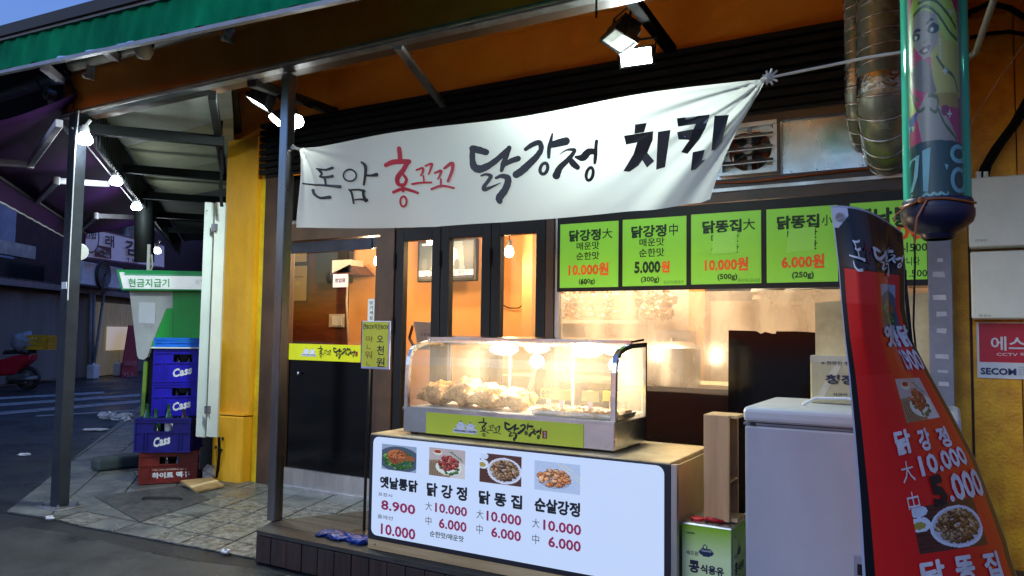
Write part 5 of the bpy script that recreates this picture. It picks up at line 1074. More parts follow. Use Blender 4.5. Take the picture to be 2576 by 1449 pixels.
# food
m_fry = mat('fried_chicken', S(236, 172, 96), .4, c2=S(150, 82, 34), scale=30, bump=1.5, bscale=60, sharp=(.35, .6), spec=.6)
m_glz = mat('glazed_chicken', S(205, 120, 50), .25, c2=S(110, 50, 20), scale=30, bump=1.0, bscale=60, spec=.7)
m_tray = mat('tray_steel', (.7, .7, .68), .22, metal=.9)
def zc(x, y): return at(972.7+.27344*x, 805+.27344*y, y=3.36)
for k, (x, lb) in enumerate(((-2.405, 'leftmost whole fried chicken'), (-2.24, 'tallest whole fried chicken, second from the left'), (-2.08, 'third whole fried chicken, in the middle of the tray'), (-1.925, 'rightmost whole fried chicken, beside the price cards'))):
    h = (.055, .066, .055, .045)[k]; c = Vector((x, 3.38+.015*(k % 2), .925+h)); t = thing('fried_chicken', lb+' inside the display case', 'fried chicken', c, 'whole fried chickens in the case')
    MB().blob(c, (.088, .085, h*1.15), seed=k+1, amp=.32, freq=2.2, nu=30, nv=18, rot=k).done('body', m_fry, t, smooth=True)
    for s in (-1, 1):
        q = MB(); q.blob(c+Vector((.055*s, -.05, -.015)), (.03, .045, .028), seed=k*3+s, amp=.3, nu=16, nv=10, rot=s*.6); q.tube([c+Vector((.06*s, -.07, -.02)), c+Vector((.075*s, -.10, -.025))], [.014, .009], 8); q.done('leg', m_fry, t, smooth=True)
        MB().blob(c+Vector((.07*s, .01, .01)), (.028, .04, .03), seed=k*5+s, amp=.35, nu=14, nv=8, rot=s).done('wing', m_fry, t, smooth=True)
for k, (x, w) in enumerate(((-1.77, .19), (-1.60, .19), (-1.45, .14))):
    t = MB(); y0, y1, z0 = 3.27, 3.47, .914; x1_ = x+w-.02
    t.box(x, y0, z0, x1_, y1, z0+.004); t.prism([(x, y0, z0), (x1_, y0, z0), (x1_+.008, y0-.012, z0+.024), (x-.008, y0-.012, z0+.024)], (0, .003, 0)); t.prism([(x, y1, z0), (x1_, y1, z0), (x1_+.008, y1+.012, z0+.024), (x-.008, y1+.012, z0+.024)], (0, .003, 0))
    t.prism([(x, y0, z0), (x, y1, z0), (x-.008, y1+.012, z0+.024), (x-.008, y0-.012, z0+.024)], (.003, 0, 0)); t.prism([(x1_, y0, z0), (x1_, y1, z0), (x1_+.008, y1+.012, z0+.024), (x1_+.008, y0-.012, z0+.024)], (-.003, 0, 0))
    tag(t.done('food_tray', m_tray), ('left', 'middle', 'right')[k]+' shallow steel tray of fried pieces in the display case', 'tray')
    q = MB(); rd = random.Random(k)
    for j in range(26): q.blob((rd.uniform(x+.02, x1_-.02), rd.uniform(y0+.02, y1-.02), z0+.018+rd.random()*.014), (rd.uniform(.014, .026), rd.uniform(.012, .02), .012), seed=j, amp=.5, nu=9, nv=6, rot=j)
    tag(q.done('fried_pieces', m_glz if k == 1 else m_fry, smooth=True, kind='stuff'), 'heap of fried chicken pieces on the '+('left', 'middle', 'right')[k]+' tray', 'food')
m_card = mat('card_yellow', S(235, 225, 100), .5, var=.03)
for k, (x, y, s, lb) in enumerate(((-1.735, 3.36, '순한맛', 'leftmost yellow handwritten card standing in the display case'), (-1.645, 3.33, '', 'second yellow card, overlapping the leftmost, in the display case'), (-1.50, 3.34, '', 'third yellow card by the right end frame of the case'), (-1.425, 3.42, '', 'rightmost yellow card, just behind the case end frame'))):
    t = thing('price_card', lb, 'card', (x, y, .93), 'cards in the display case')
    MB().box(x-.045, y, .985, x+.045, y+.002, 1.035).done('card', m_card, t); MB().box(x-.012, y, .93, x+.012, y+.003, .985).done('stem', m_white, t); MB().box(x-.03, y-.01, .928, x+.03, y+.012, .934).done('foot', m_white, t)
    if s: q = MB(); put(q, s, lambda u, v, x=x, y=y: Vector((x-.038+.076*u, y-.001, .993+.034*v)), .02); q.done('lettering', m_ink, t)
t = MB(); t.tube([(-1.86, 3.45, 1.12), (-1.89, 3.44, 1.03), (-1.92, 3.43, .95)], .004, 6); t.tube([(-1.85, 3.45, 1.12), (-1.875, 3.44, 1.03), (-1.91, 3.43, .95)], .004, 6); tag(t.done('tongs', m_steel), 'thin steel tongs leaning in the middle of the display case', 'tongs')
# ================================================================ yellow board on a stand
Q5 = lambda x, y: (637.3+.301*x, 536.7+.301*y)
by = 3.30; bs = at(917, 1342, z=.175); bd = thing('price_board_stand', 'yellow handwritten price board on a thin black stand left of the counter', 'sign', (bs.x, bs.y, .17))
a, b_ = at(*Q5(908, 899), y=bs.y), at(*Q5(1136, 1308), y=bs.y)
MB().box(a.x, bs.y, b_.z, b_.x, bs.y+.008, a.z).done('white_backing', mat('board_lilac', S(205, 200, 222), .4), bd, bevel=.006, seg=2)
a2, b2 = at(*Q5(914, 906), y=bs.y), at(*Q5(1122, 1288), y=bs.y); MB().box(a2.x+.003, bs.y-.0015, b2.z, b2.x, bs.y, a2.z).done('yellow_sheet', mat('board_yellow', S(238, 230, 60), .45, var=.05), bd)
MB().box(a.x-.004, bs.y+.001, b_.z+.02, a.x, bs.y+.012, a.z).done('edge', m_blk, bd)
bs.x -= .022; MB().tube([(bs.x, bs.y+.02, .18), (bs.x+.012, bs.y+.02, a.z-.02)], .0085, 8).done('pole', m_blk, bd); MB().lathe((bs.x+.03, bs.y+.02, .172), [(.10, 0), (.10, .006), (.02, .014), (.001, .014)], 24).done('base', m_blk, bd)
def q5(mb, s, xa, ya, xb, yb, b=.0): putp(mb, s, *Q5(xa, ya), *Q5(xb, yb), bs.y-.002, b)
q = MB(); q5(q, '큰BOX작은BOX', 918, 925, 1132, 972, .02); q5(q, '오', 1032, 1020, 1085, 1078, .02); q5(q, '천', 1034, 1105, 1090, 1185, .02); q5(q, '원', 1028, 1205, 1096, 1285, .02); q.done('black_lettering', m_ink, bd)
q = MB(); q5(q, '마', 942, 1025, 1000, 1075, .01); q5(q, 'ㄴ', 948, 1098, 984, 1135, .01); q5(q, '워', 930, 1150, 990, 1215, .01); q5(q, 'ㄴ', 945, 1238, 975, 1272, .01); q.done('ochre_lettering', mat('ochre_ink', S(165, 125, 20), .5), bd)
bg_ = MB(); pb = at(862, 1352, z=.175)
for k in range(7): bg_.blob((pb.x-.12+.045*k, pb.y+.015*math.sin(k*1.9), .183), (.05, .055, .010+.006*(k > 3)), seed=k+5, amp=.7, freq=3.5, nu=18, nv=8, rot=k)
tag(bg_.done('blue_bag', mat('blue_film', S(8, 60, 150), .35, c2=S(4, 30, 90), scale=9, bump=.8, bscale=30), smooth=True), 'crumpled blue plastic bag at the foot of the yellow price board', 'bag')

# ================================================================ oil cans, crate shelf, freezer, carton
def oilcan(x, y, z, lb):
    t = thing('oil_can', lb, 'can', (x, y, z), 'square oil cans by the counter'); w, dpt, h = .212, .22, .345
    MB().box(x, y, z, x+w, y+dpt, z+h).done('body', mat('can_body', (.55, .55, .5), .3, metal=.8), t, bevel=.006, seg=2)
    cv = Cv(40, 60, S(205, 225, 150))
    for j in range(60):
        f = max(0, 1-j/22); cv.a[j] = np.array(S(214, 232, 170))*(1-f)+np.array(S(140, 190, 30))*f
    cv.poly([(0, .86), (.4, .95), (.6, 1), (0, 1)], S(80, 130, 40)); cv.ell(.25, .86, .2, .1, S(110, 165, 60), .6); cv.ell(.4, .93, .2, .09, S(130, 185, 75), .5); cv.ell(.16, .78, .12, .05, S(60, 120, 40), -.4); cv.ell(.52, .97, .12, .07, S(160, 205, 100), .3)
    cv.ell(.5, .315, .14, .055, S(20, 45, 80)); cv.ell(.48, .25, .05, .03, S(20, 45, 80)); cv.ell(.48, .25, .025, .015, S(205, 225, 150))
    m_cp = print_mat('can_print', rough=.28)
    sheet('front_print', cv, lambda u, v: Vector((x+.004+(w-.008)*u, y-.002, z+h-.008-(h-.016)*v)), m_cp, t); sheet('side_print', cv, lambda u, v: Vector((x+w+.002, y+.004+(dpt-.008)*u, z+h-.008-(h-.016)*v)), m_cp, t)
    q = MB()
    for fn_ in ((lambda u, v: Vector((x+w*u, y-.003, z+h*v))), (lambda u, v: Vector((x+w+.003, y+dpt*u, z+h*v)))):
        put(q, '콩', lambda a, b: fn_(.16+.2*a, .42+.14*b), .05); put(q, '식용유', lambda a, b: fn_(.39+.45*a, .43+.10*b), .05); put(q, '쉐프원', lambda a, b: fn_(.1+.24*a, .62+.055*b), .01); put(q, 'DAESANG', lambda a, b: fn_(.11+.16*a, .875+.02*b), .03, 1)
        put(q, 'Soybean Oil', lambda a, b: fn_(.4+.22*a, .375+.022*b), 0, 1)
    q.done('lettering', m_nvy, t); q = MB(); put(q, 'ChefONE', lambda a, b: Vector((x+w*(.4+.2*a), y-.0035, z+h*(.685+.022*b))), .03, 1); q.done('emblem_lettering', m_white, t)
    MB().box(x+.006, y+.006, z+h, x+w-.006, y+dpt-.006, z+h+.003).done('lid', mat('tin_lid', (.6, .6, .56), .25, metal=.9), t)
    MB().lathe((x+.05, y+.06, z+h+.003), [(.028, 0), (.028, .008), (.02, .012), (.001, .012)], 14).done('cap', mat('cap_red', S(205, 20, 40), .35), t, smooth='auto')
    MB().tube([(x+.09, y+.05, z+h+.008), (x+.10, y+.03, z+h+.02), (x+.14, y+.03, z+h+.018), (x+.16, y+.06, z+h+.008)], .008, 8).done('handle', MATS['cap_red'], t, smooth=True)
    return t
pc_ = at(1712, 1325, y=3.20)
oilcan(pc_.x+.004, 3.20, .172, 'green and white soybean oil can standing right of the counter, nearest the viewer')
oilcan(pc_.x+.19, 3.50, .172, 'second oil can standing behind the front one against the freezer')
sh = thing('wooden_box_shelf', 'narrow open plywood box standing on end on the oil cans', 'shelf', (-1.0, 3.3, .52))
m_ply = mat('warm_ply', S(205, 160, 112), .5, c2=S(180, 132, 86), scale=3, stretch=(6, 6, .3)); m_plyi = mat('inner_ply', S(170, 130, 90), .6)
p0 = at(1772, 1312, y=3.27); p1 = at(1833, 1312, y=3.25); tz = at(1775, 1042, y=3.27).z; bz = .525
MB().box(p0.x, 3.26, bz, p1.x, 3.278, tz).done('front_board', m_ply, sh, bevel=.002)
MB().box(p0.x+.002, 3.40, bz, p1.x+.002, 3.415, tz).done('back_board', m_plyi, sh); MB().box(p0.x, 3.279, bz+.016, p0.x+.012, 3.399, tz-.013).done('side_board', m_plyi, sh)
MB().box(p0.x, 3.279, tz-.012, p1.x+.03, 3.399, tz).done('top_board', m_wood, sh); MB().box(p0.x, 3.279, bz, p1.x+.03, 3.399, bz+.015).done('bottom_board', m_wood, sh); MB().box(p0.x+.013, 3.279, bz+.16, p1.x, 3.399, bz+.17).done('divider', m_plyi, sh)
fz = thing('chest_freezer', 'grey white chest freezer standing right of the counter', 'freezer', (-.3, 3.4, .17))
fx_ = at(1868, 1100, y=3.12).x; ft = at(1868, 1022, y=3.12).z; m_frz = mat('freezer_grey', S(182, 186, 192), .38, c2=S(160, 163, 168), scale=1.3, stretch=(1, 1, .5), rvar=.12)
FX1 = fx_+.755; lz = at(1868, 1060, y=3.12).z
MB().box(fx_+.006, 3.128, .20, FX1-.006, 3.72, lz-.012).done('body', m_frz, fz, bevel=.012, seg=2)
MB().box(fx_+.003, 3.124, lz-.012, FX1-.003, 3.72, lz-.004).done('gasket', mat('gasket_grey', S(110, 114, 120), .6), fz)
MB().box(fx_, 3.12, lz-.003, FX1, 3.73, ft-.0).done('lid', mat('freezer_lid', S(200, 206, 206), .35, c2=S(176, 182, 180), scale=2), fz, bevel=.02, seg=3)
MB().box(fx_+.03, 3.12, lz-.012, fx_+.05, 3.127, lz-.004).done('lid_lock', m_blk, fz)
a = at(2148, 1395, y=3.126); MB().box(a.x, 3.118, a.z-.16, a.x+.2, 3.127, a.z).done('vent_panel', mat('vent_grey', S(150, 156, 172), .5), fz, bevel=.003); MB().box(a.x+.012, 3.1165, a.z-.07, a.x+.06, 3.118, a.z-.03).done('vent_slot', m_blk, fz)
for x in (fx_+.06, FX1-.1): MB().lathe((x, 3.2, .172), [(.02, 0), (.02, .03)], 10).done('foot', m_rub, fz)
t = MB(); t.tube([(fx_+.20, 3.30, ft+.005), (fx_+.24, 3.34, ft+.03), (fx_+.36, 3.36, ft+.035), (fx_+.48, 3.33, ft+.012), (fx_+.60, 3.30, ft+.012), (fx_+.68, 3.34, ft+.012)], .006, 7); tag(t.done('white_cable', m_white, smooth=True), 'white power cord looping over the freezer lid', 'cable')
a, b_ = at(2041, 893, y=3.5), at(2041, 1008, y=3.5); cb = thing('carton', 'taped cardboard carton with printed lettering on the freezer behind the red banner', 'box', (a.x, 3.5, ft))
m_cb = mat('cardboard', S(196, 182, 140), .6, c2=S(170, 154, 112), scale=3, bump=.1)
MB().box(a.x, 3.47, ft+.001, a.x+.36, 3.70, a.z).done('box_body', m_cb, cb, bevel=.004)
MB().box(a.x+.0, 3.468, a.z-.03, a.x+.36, 3.4695, a.z-.001).done('packing_tape', mat('packing_tape', S(205, 195, 165), .2), cb); MB().prism([(a.x+.1, 3.468, a.z-.03), (a.x+.13, 3.468, a.z-.03), (a.x+.05, 3.468, ft+.02), (a.x+.02, 3.468, ft+.02)][::-1], (0, .0015, 0)).done('packing_tape', MATS['packing_tape'], cb)
q = MB(); putp(q, '청정', 2077, 942, 2150, 968, 3.466, .05, slant=.15); putp(q, '※ 현명한 주부', 2066, 908, 2150, 920, 3.466, .01); putp(q, '자연의 신선함', 2095, 988, 2175, 1000, 3.466, .01); q.done('lettering', mat('box_ink', S(40, 40, 60), .6), cb)

# ================================================================ red banner on its stand, twisted by the wind
ROWS = [(517, 2089, 517, 2271, 585, .25), (590, 2098, 590, 2276, 640, .55), (668, 2107, 668, 2277, 690, .95), (760, 2114, 760, 2278, 775, 1), (850, 2123, 850, 2291, 845, .75), (945, 2134.5, 945, 2338, 938, .3), (1090, 2147, 1090, 2397, 1045, .1), (1236, 2158, 1236, 2454, 1155, 0), (1300, 2162, 1300, 2486, 1238, 0), (1415, 2168, 1415, 2532, 1362, 0), (1449, 2170, 1449, 2540, 1395, 0), (1760, 2188, 1760, 2640, 1690, 0)]
FL = [(0, 0, 0), (.2, .30, -.05), (.4, .60, -.03), (.5, .72, .03), (.57, .755, .10), (.64, .70, .17), (.72, .68, .18), (.8, .74, .16), (.9, .87, .15), (1, 1, .17)]
def xs_(u, v):
    yl = 517+932*v; r = lerpt(ROWS, min(yl, 1759.9)); xl_, yl_, xr, yr, w = r
    ph = R(72); g = math.sin(ph*u)/math.sin(ph); h = .42*(1-math.cos(ph*u))/ph*1.2
    fl = lerpt(FL, min(max(u, 0), .9999)); k0 = int(u*20)/20
    gg = g*(1-w)+fl[0]*w; hh = h*(1-w)+(fl[1]+.06*u)*w
    gg2 = lerpt(FL, min(u+.02, .9999)); g3 = lerpt(FL, max(u-.02, 0)); sm = ((gg2[0]+g3[0]+fl[0])/3, (gg2[1]+g3[1]+fl[1])/3); gg = g*(1-w)+sm[0]*w; hh = h*(1-w)+(sm[1]+.06*u)*w
    yy = yl_+(yr-yl_)*gg
    if v < .16: yy -= 22*math.sin(math.pi*min(1, gg))*(1-v/.16)
    return CAM+ray(xl_+(xr-xl_)*gg, yy)*(2.36-.02*v+hh)
rb = thing('banner_stand', 'red and black menu banner on a stand, curling, in front of the freezer', 'banner stand', (-.1, 2.6, 0))
cv = Cv(200, 520, S(22, 22, 26)); VT = 1.334
def V_(v): return v/VT
cv.poly([(.065, V_(.166)), (.93, V_(.166)), (.93, 1.01), (.065, 1.01)], S(222, 36, 32))
cv.poly([(-.01, -.01), (.016, -.01), (.016, 1.01), (-.01, 1.01)], S(190, 190, 205)); cv.poly([(.988, -.01), (1.01, -.01), (1.01, 1.01), (.988, 1.01)], S(120, 130, 120)); cv.poly([(0, 0), (.17, 0), (.17, V_(.025)), (.05, V_(.06)), (0, V_(.06))], S(200, 200, 212)); cv.poly([(0, 0), (1, 0), (1, .004), (0, .004)], S(170, 170, 180))
def blit(im, u0, v0, u1, v1):
    y0, y1, x0, x1 = int(V_(v0)*cv.h), int(V_(v1)*cv.h), int(u0*cv.w), int(u1*cv.w)
    iy = (np.arange(y1-y0)+.5)/(y1-y0)*im.h; ix = (np.arange(x1-x0)+.5)/(x1-x0)*im.w; cv.a[y0:y1, x0:x1] = im.a[iy.astype(int)][:, ix.astype(int)]
blit(food('whole', 90, 75), .43, .20, .88, .345); blit(food('red', 76, 55), .42, .475, .80, .615); blit(food('brown', 94, 47), .31, .845, .78, .965)
sheet('banner_sheet', cv, lambda u, v: xs_(u, v*VT), print_mat('banner_print', rough=.32), rb).data.polygons.foreach_set('use_smooth', [True]*(200*520))
def xo(u, v, off=.004):      # slightly in front of the sheet
    p = xs_(u, v); a = xs_(min(u+.01, 1), v)-xs_(max(u-.01, 0), v); b = xs_(u, v+.01)-xs_(u, max(v-.01, 0)); nrm = a.cross(b).normalized()
    if nrm.dot(CAM-p) < 0: nrm = -nrm
    return p+nrm*off
def xl_t(mb, s, u0, v0, u1, v1, bold=.03, dv=0): put(mb, s, lambda a, b: xo(u0+(u1-u0)*a, v1+(v0-v1)*b+dv*a), bold, 2)
q = MB(); xl_t(q, '옛날통닭', .42, .322, .95, .385, .06); xl_t(q, '8.900', .60, .395, .95, .45, .05)
xl_t(q, '닭', .29, .630, .405, .700, .05); xl_t(q, '강', .47, .638, .57, .705, .05); xl_t(q, '정', .66, .645, .78, .71, .05)
xl_t(q, '10.000', .425, .718, .86, .776, .05); xl_t(q, '.000', .58, .788, .92, .845, .05); xl_t(q, '大', .29, .722, .375, .782, .0); xl_t(q, '中', .29, .805, .365, .862, .0)
xl_t(q, '닭', .30, .985, .43, 1.055, .05); xl_t(q, '똥', .50, .985, .62, 1.055, .05); xl_t(q, '집', .70, .985, .83, 1.055, .05); xl_t(q, '10.000', .42, 1.08, .86, 1.14, .05)
# handwritten shop name at the top
def xlogo(mb, shp, u0, v0, u1, v1, off=.004):
    X_ = [p[0] for v, f in shp for p in v]; Y_ = [p[1] for v, f in shp for p in v]; xa, xb, ya, yb = min(X_), max(X_), min(Y_), max(Y_)
    for i, (v, f) in enumerate(shp): mb.add([xo(u0+(u1-u0)*(p[0]-xa)/(xb-xa), v0+(v1-v0)*(p[1]-ya)/(yb-ya), off+.0003*i) for p in v], f)
xlogo(q, shapes(DON, [], Z4), .13, .085, .275, .172); lg2 = shapes(DAK+GANG+JEONG, [RI['ga'], RI['je']], Z6); xlogo(q, lg2, .37, .078, .95, .176)
q.done('white_lettering', mat('white_ink', (.75, .73, .72), .45), rb)
q = MB(); xlogo(q, shapes(HONG+KK[:4], [RI['ho']], Z4), .28, .085, .37, .165); q.done('worn_red_lettering', mat('faded_red', S(110, 22, 28), .5), rb)
q = MB(); xl_t(q, '5', .465, .785, .56, .850, .09); q.done('black_numeral', m_ink, rb)
gm = xo(.075, .03, .006); dirn = (CAM-gm).normalized(); MB().lathe(gm, [(.006, 0), (.007, .003), (.012, .003), (.013, 0)], 18, dirn).done('eyelet', m_steel, rb)
tp = [xs_(.5, .05), ]; pz = xs_(.5, 1.3)
MB().tube([xs_(.06, .02)+Vector((0, .03, 0)), xs_(.5, .6)+Vector((.0, .16, 0)), xs_(.95, 1.32)+Vector((0, .04, 0))], .007, 6).done('support_rod', m_blk, rb); MB().tube([xs_(.94, .04)+Vector((0, .03, 0)), xs_(.5, .62)+Vector((.0, .17, 0)), xs_(.06, 1.32)+Vector((0, .04, 0))], .007, 6).done('support_rod', m_blk, rb)
MB().tube([xs_(.5, .6)+Vector((0, .17, 0)), (-.1, 2.95, .02)], .009, 6).done('support_leg', m_blk, rb); MB().tube([xs_(.06, 1.32)+Vector((0, .04, 0)), (-.35, 2.3, .02)], .008, 6).done('foot_rod', m_blk, rb); MB().tube([xs_(.95, 1.32)+Vector((0, .04, 0)), (.4, 2.5, .02)], .008, 6).done('foot_rod', m_blk, rb)

# ================================================================ hanging tube sign
TC = at(2357, 500, y=3.1); tzb = at(2357, 508, y=3.1).z; tr = .108
tb = thing('tube_sign', 'hanging clear green tube sign with a blonde portrait print and a dark blue cap', 'sign', (TC.x, TC.y, tzb-.13))
m_tg = bpy.data.materials.new('green_acrylic'); m_tg.use_nodes = True; nn = m_tg.node_tree.nodes; LL = m_tg.node_tree.links; nn.clear()
o_ = nn.new('ShaderNodeOutputMaterial'); tr_ = nn.new('ShaderNodeBsdfTransparent'); gl_ = nn.new('ShaderNodeBsdfGlossy'); gl_.inputs['Roughness'].default_value = .08; gl_.inputs[0].default_value = (.8, 1, .9, 1)
lw = nn.new('ShaderNodeLayerWeight'); lw.inputs[0].default_value = .5; cr = nn.new('ShaderNodeValToRGB'); cr.color_ramp.elements[0].color = (.92, .97, .95, 1); cr.color_ramp.elements[0].position = .28; cr.color_ramp.elements[1].color = (.10, .36, .25, 1); cr.color_ramp.elements[1].position = .5
df = nn.new('ShaderNodeBsdfDiffuse'); df.inputs[0].default_value = (.06, .52, .34, 1); ad = nn.new('ShaderNodeMixShader'); mr = nn.new('ShaderNodeMapRange'); mr.inputs[1].default_value = .3; mr.inputs[2].default_value = .6; mr.inputs[3].default_value = .0; mr.inputs[4].default_value = .95
LL.new(lw.outputs['Facing'], cr.inputs[0]); LL.new(cr.outputs[0], tr_.inputs[0]); LL.new(lw.outputs['Facing'], mr.inputs[0]); LL.new(mr.outputs[0], ad.inputs[0]); LL.new(tr_.outputs[0], ad.inputs[1]); LL.new(df.outputs[0], ad.inputs[2])
m2 = nn.new('ShaderNodeMixShader'); fr_ = nn.new('ShaderNodeFresnel'); ge_ = nn.new('ShaderNodeNewGeometry'); im_ = nn.new('ShaderNodeMapRange'); im_.inputs[3].default_value = 1.25; im_.inputs[4].default_value = .8; LL.new(ge_.outputs['Backfacing'], im_.inputs[0]); LL.new(im_.outputs[0], fr_.inputs[0]); LL.new(fr_.outputs[0], m2.inputs[0]); LL.new(ad.outputs[0], m2.inputs[1]); LL.new(gl_.outputs[0], m2.inputs[2]); LL.new(m2.outputs[0], o_.inputs[0])
MB().lathe((TC.x, TC.y, tzb), [(tr, 0), (tr, 1.35)], 48).done('outer_tube', m_tg, tb, smooth=True)
MB().lathe((TC.x, TC.y, tzb-.13), [(.001, .0), (.052, 0), (.056, .012), (.085, .03), (.112, .055), (.118, .075), (.118, .098), (.114, .10), (.114, .125), (.110, .135), (.001, .135)], 36).done('bottom_cap', mat('cap_navy', S(30, 31, 58), .35, spec=.35), tb, smooth='auto')
MB().lathe((TC.x, TC.y, tzb-.136), [(.045, 0), (.048, .006), (.001, .006)], 24).done('drain_ring', m_rub, tb); MB().lathe((TC.x, TC.y, tzb+1.35), [(.12, 0), (.12, .06), (.001, .06)], 24).done('top_cap', MATS['cap_navy'], tb)
cv = Cv(110, 260, S(170, 30, 84)); yt = -120.0       # picture rows -120..1212 of the enlarged view mapped to v 0..1
def pu(x, y): return (math.asin(max(-1, min(1, (x-217)/189)))/math.pi+.5, (y-yt)/(1212-yt))
def pp_(l): return [pu(*p) for p in l]
HG, HY, SK, SKD = S(160, 178, 78), S(172, 156, 74), S(146, 130, 122), S(108, 92, 88)
cv.poly(pp_([(60, 90), (80, 20), (150, -20), (250, -30), (330, 40), (375, 140), (388, 300), (385, 480), (380, 620), (240, 620), (180, 300), (90, 250), (60, 400), (50, 560), (90, 700), (40, 720), (30, 500), (45, 250)]), HG)
cv.poly(pp_([(240, 200), (300, 300), (390, 340), (390, 640), (230, 620), (200, 450)]), HY)
cv.poly(pp_([(68, 230), (85, 120), (160, 110), (240, 150), (262, 230), (240, 330), (190, 392), (150, 400), (110, 350), (78, 300)]), SK)
cv.poly(pp_([(65, 470), (100, 405), (150, 395), (190, 440), (235, 600), (215, 620), (110, 580), (70, 550)]), SKD); cv.poly(pp_([(90, 720), (170, 600), (240, 660), (330, 800), (370, 890), (130, 890)]), SK)
cv.poly(pp_([(205, 615), (375, 610), (380, 700), (250, 690)]), S(150, 120, 40)); cv.poly(pp_([(30, 740), (110, 700), (60, 800), (32, 820)]), S(20, 50, 130)); cv.ell(*pu(290, 715), .05, .025, S(120, 28, 66)); cv.ell(*pu(65, 790), .025, .012, S(150, 175, 130))
for l in ([(85, 120), (170, 90), (250, 150), (330, 260), (380, 300)], [(60, 90), (45, 300), (40, 520), (110, 640)], [(120, 60), (220, 60), (300, 130), (370, 230)], [(240, 400), (290, 470), (350, 520), (375, 600)], [(180, 620), (240, 640), (230, 720), (190, 700)], [(245, 710), (290, 800), (360, 880)], [(55, 560), (100, 690), (150, 690)]): cv.line(pp_(l), .016, S(70, 78, 30))
cv.line(pp_([(75, 245), (95, 218), (128, 222)]), .014, S(30, 22, 20)); cv.line(pp_([(178, 195), (205, 175), (222, 180)]), .010, S(30, 22, 20))
cv.ell(*pu(100, 258), .058, .018, S(46, 38, 36)); cv.ell(*pu(98, 260), .022, .010, S(190, 190, 170)); cv.ell(*pu(220, 232), .07, .02, S(40, 32, 32)); cv.ell(*pu(212, 236), .02, .009, S(190, 190, 170)); cv.line(pp_([(195, 215), (225, 205), (255, 225)]), .012, S(25, 20, 20)); cv.line(pp_([(150, 296), (160, 304), (172, 296)]), .006, SKD)
cv.poly(pp_([(120, 348), (150, 325), (165, 330), (185, 320), (200, 335), (180, 370), (150, 378)]), S(95, 42, 52)); cv.ell(*pu(165, 352), .03, .007, S(190, 170, 160)); 
for k in range(5): cv.ell(*pu(265, 300+26*k), .014, .009, S(160, 170, 150)); cv.ell(*pu(68, 350+24*k), .014, .009, S(150, 160, 140))
for x, y in ((318, 735), (295, 485), (35, 780), (340, 135)):
    cv.poly(pp_([(x, y-34), (x+5, y-5), (x+26, y), (x+5, y+5), (x, y+34), (x-5, y+5), (x-26, y), (x-5, y-5)]), S(175, 180, 178))
cv.ell(*pu(155, 520), .03, .012, S(90, 80, 78)); cv.poly(pp_([(20, 905), (120, 885), (250, 885), (412, 905), (412, 1215), (20, 1215)]), S(10, 42, 50))
for i in range(3): cv.line(pp_([(120+50*i, 1208), (150+50*i, 1188), (185+50*i, 1205), (200+50*i, 1190)]), .012, S(120, 165, 165))
pr_ = .086
def cyl(u, v, r=pr_): a = (u-.5)*math.pi+R(-1); c = at(2357, 0, y=3.1).z; z = tzb+.004+(1-v)*(.003+ (at(2357, (yt)*.4167, y=3.1).z-tzb)); return Vector((TC.x+r*math.sin(a), TC.y-r*math.cos(a), z))
sheet('portrait_print', cv, cyl, print_mat('tube_print', emit=.0, rough=.35), tb)
MB().lathe((TC.x, TC.y, tzb), [(pr_-.003, 0), (pr_-.003, 1.3)], 32).done('inner_drum', mat('drum_magenta', S(110, 24, 58), .5), tb, smooth=True)
q = MB(); 
def ct_(mb, P_): mb.add([(lambda uv: cyl(uv[0], uv[1], pr_+.0015))(pu(*p)) for p in P_], [tuple(range(len(P_)))])
for P_ in ([(35, 975), (60, 970), (108, 955), (100, 985), (60, 1000), (35, 1010)], [(85, 960), (110, 955), (95, 1080), (60, 1160), (35, 1165), (65, 1095)], [(130, 935), (188, 922), (165, 1178), (132, 1172)], [(278, 1025), (300, 1030), (410, 1028), (410, 1050), (290, 1060)]): ct_(q, P_)
for cx, cy, rx, ry in ((368, 965, 42, 42), (368, 1115, 42, 62)):
    v, f = ring(cx, cy, rx, ry, 24); q.add([cyl(*pu(*p), pr_+.0015) for p in v], f)
q.done('lettering', mat('pale_teal_ink', S(130, 180, 190), .5), tb)
t = MB(); t.tube([(TC.x+tr*1.1*math.cos(a), TC.y+tr*1.1*math.sin(a), tzb-.012+.006*math.sin(3*a)) for a in [2*math.pi*k/24 for k in range(25)]], .004, 6)
t.tube([(TC.x-.06, TC.y-.105, tzb-.01), (TC.x-.10, TC.y-.1, tzb-.03), (TC.x-.13, TC.y-.07, tzb-.05), at(2250, 556, y=2.8)], .004, 6); t.tube([(TC.x-.03, TC.y-.115, tzb-.01), (TC.x-.06, TC.y-.12, tzb-.07), (TC.x-.07, TC.y-.11, tzb-.16)], .004, 6); t.blob((TC.x-.045, TC.y-.115, tzb-.008), .012, amp=.3, nu=8, nv=5)
tag(t.done('copper_wire', mat('wire_copper', S(150, 82, 40), .4)), 'copper coloured wire tied round the dark blue cap of the tube sign', 'wire')
t = MB(); t.tube([at(x, y, y=3.35) for x, y in ((2300, 590), (2302, 660), (2300, 720), (2298, 820), (2306, 900), (2320, 960))], .004, 6); tag(t.done('thin_cable', m_cable), 'thin black cable hanging beside the red banner', 'cable')

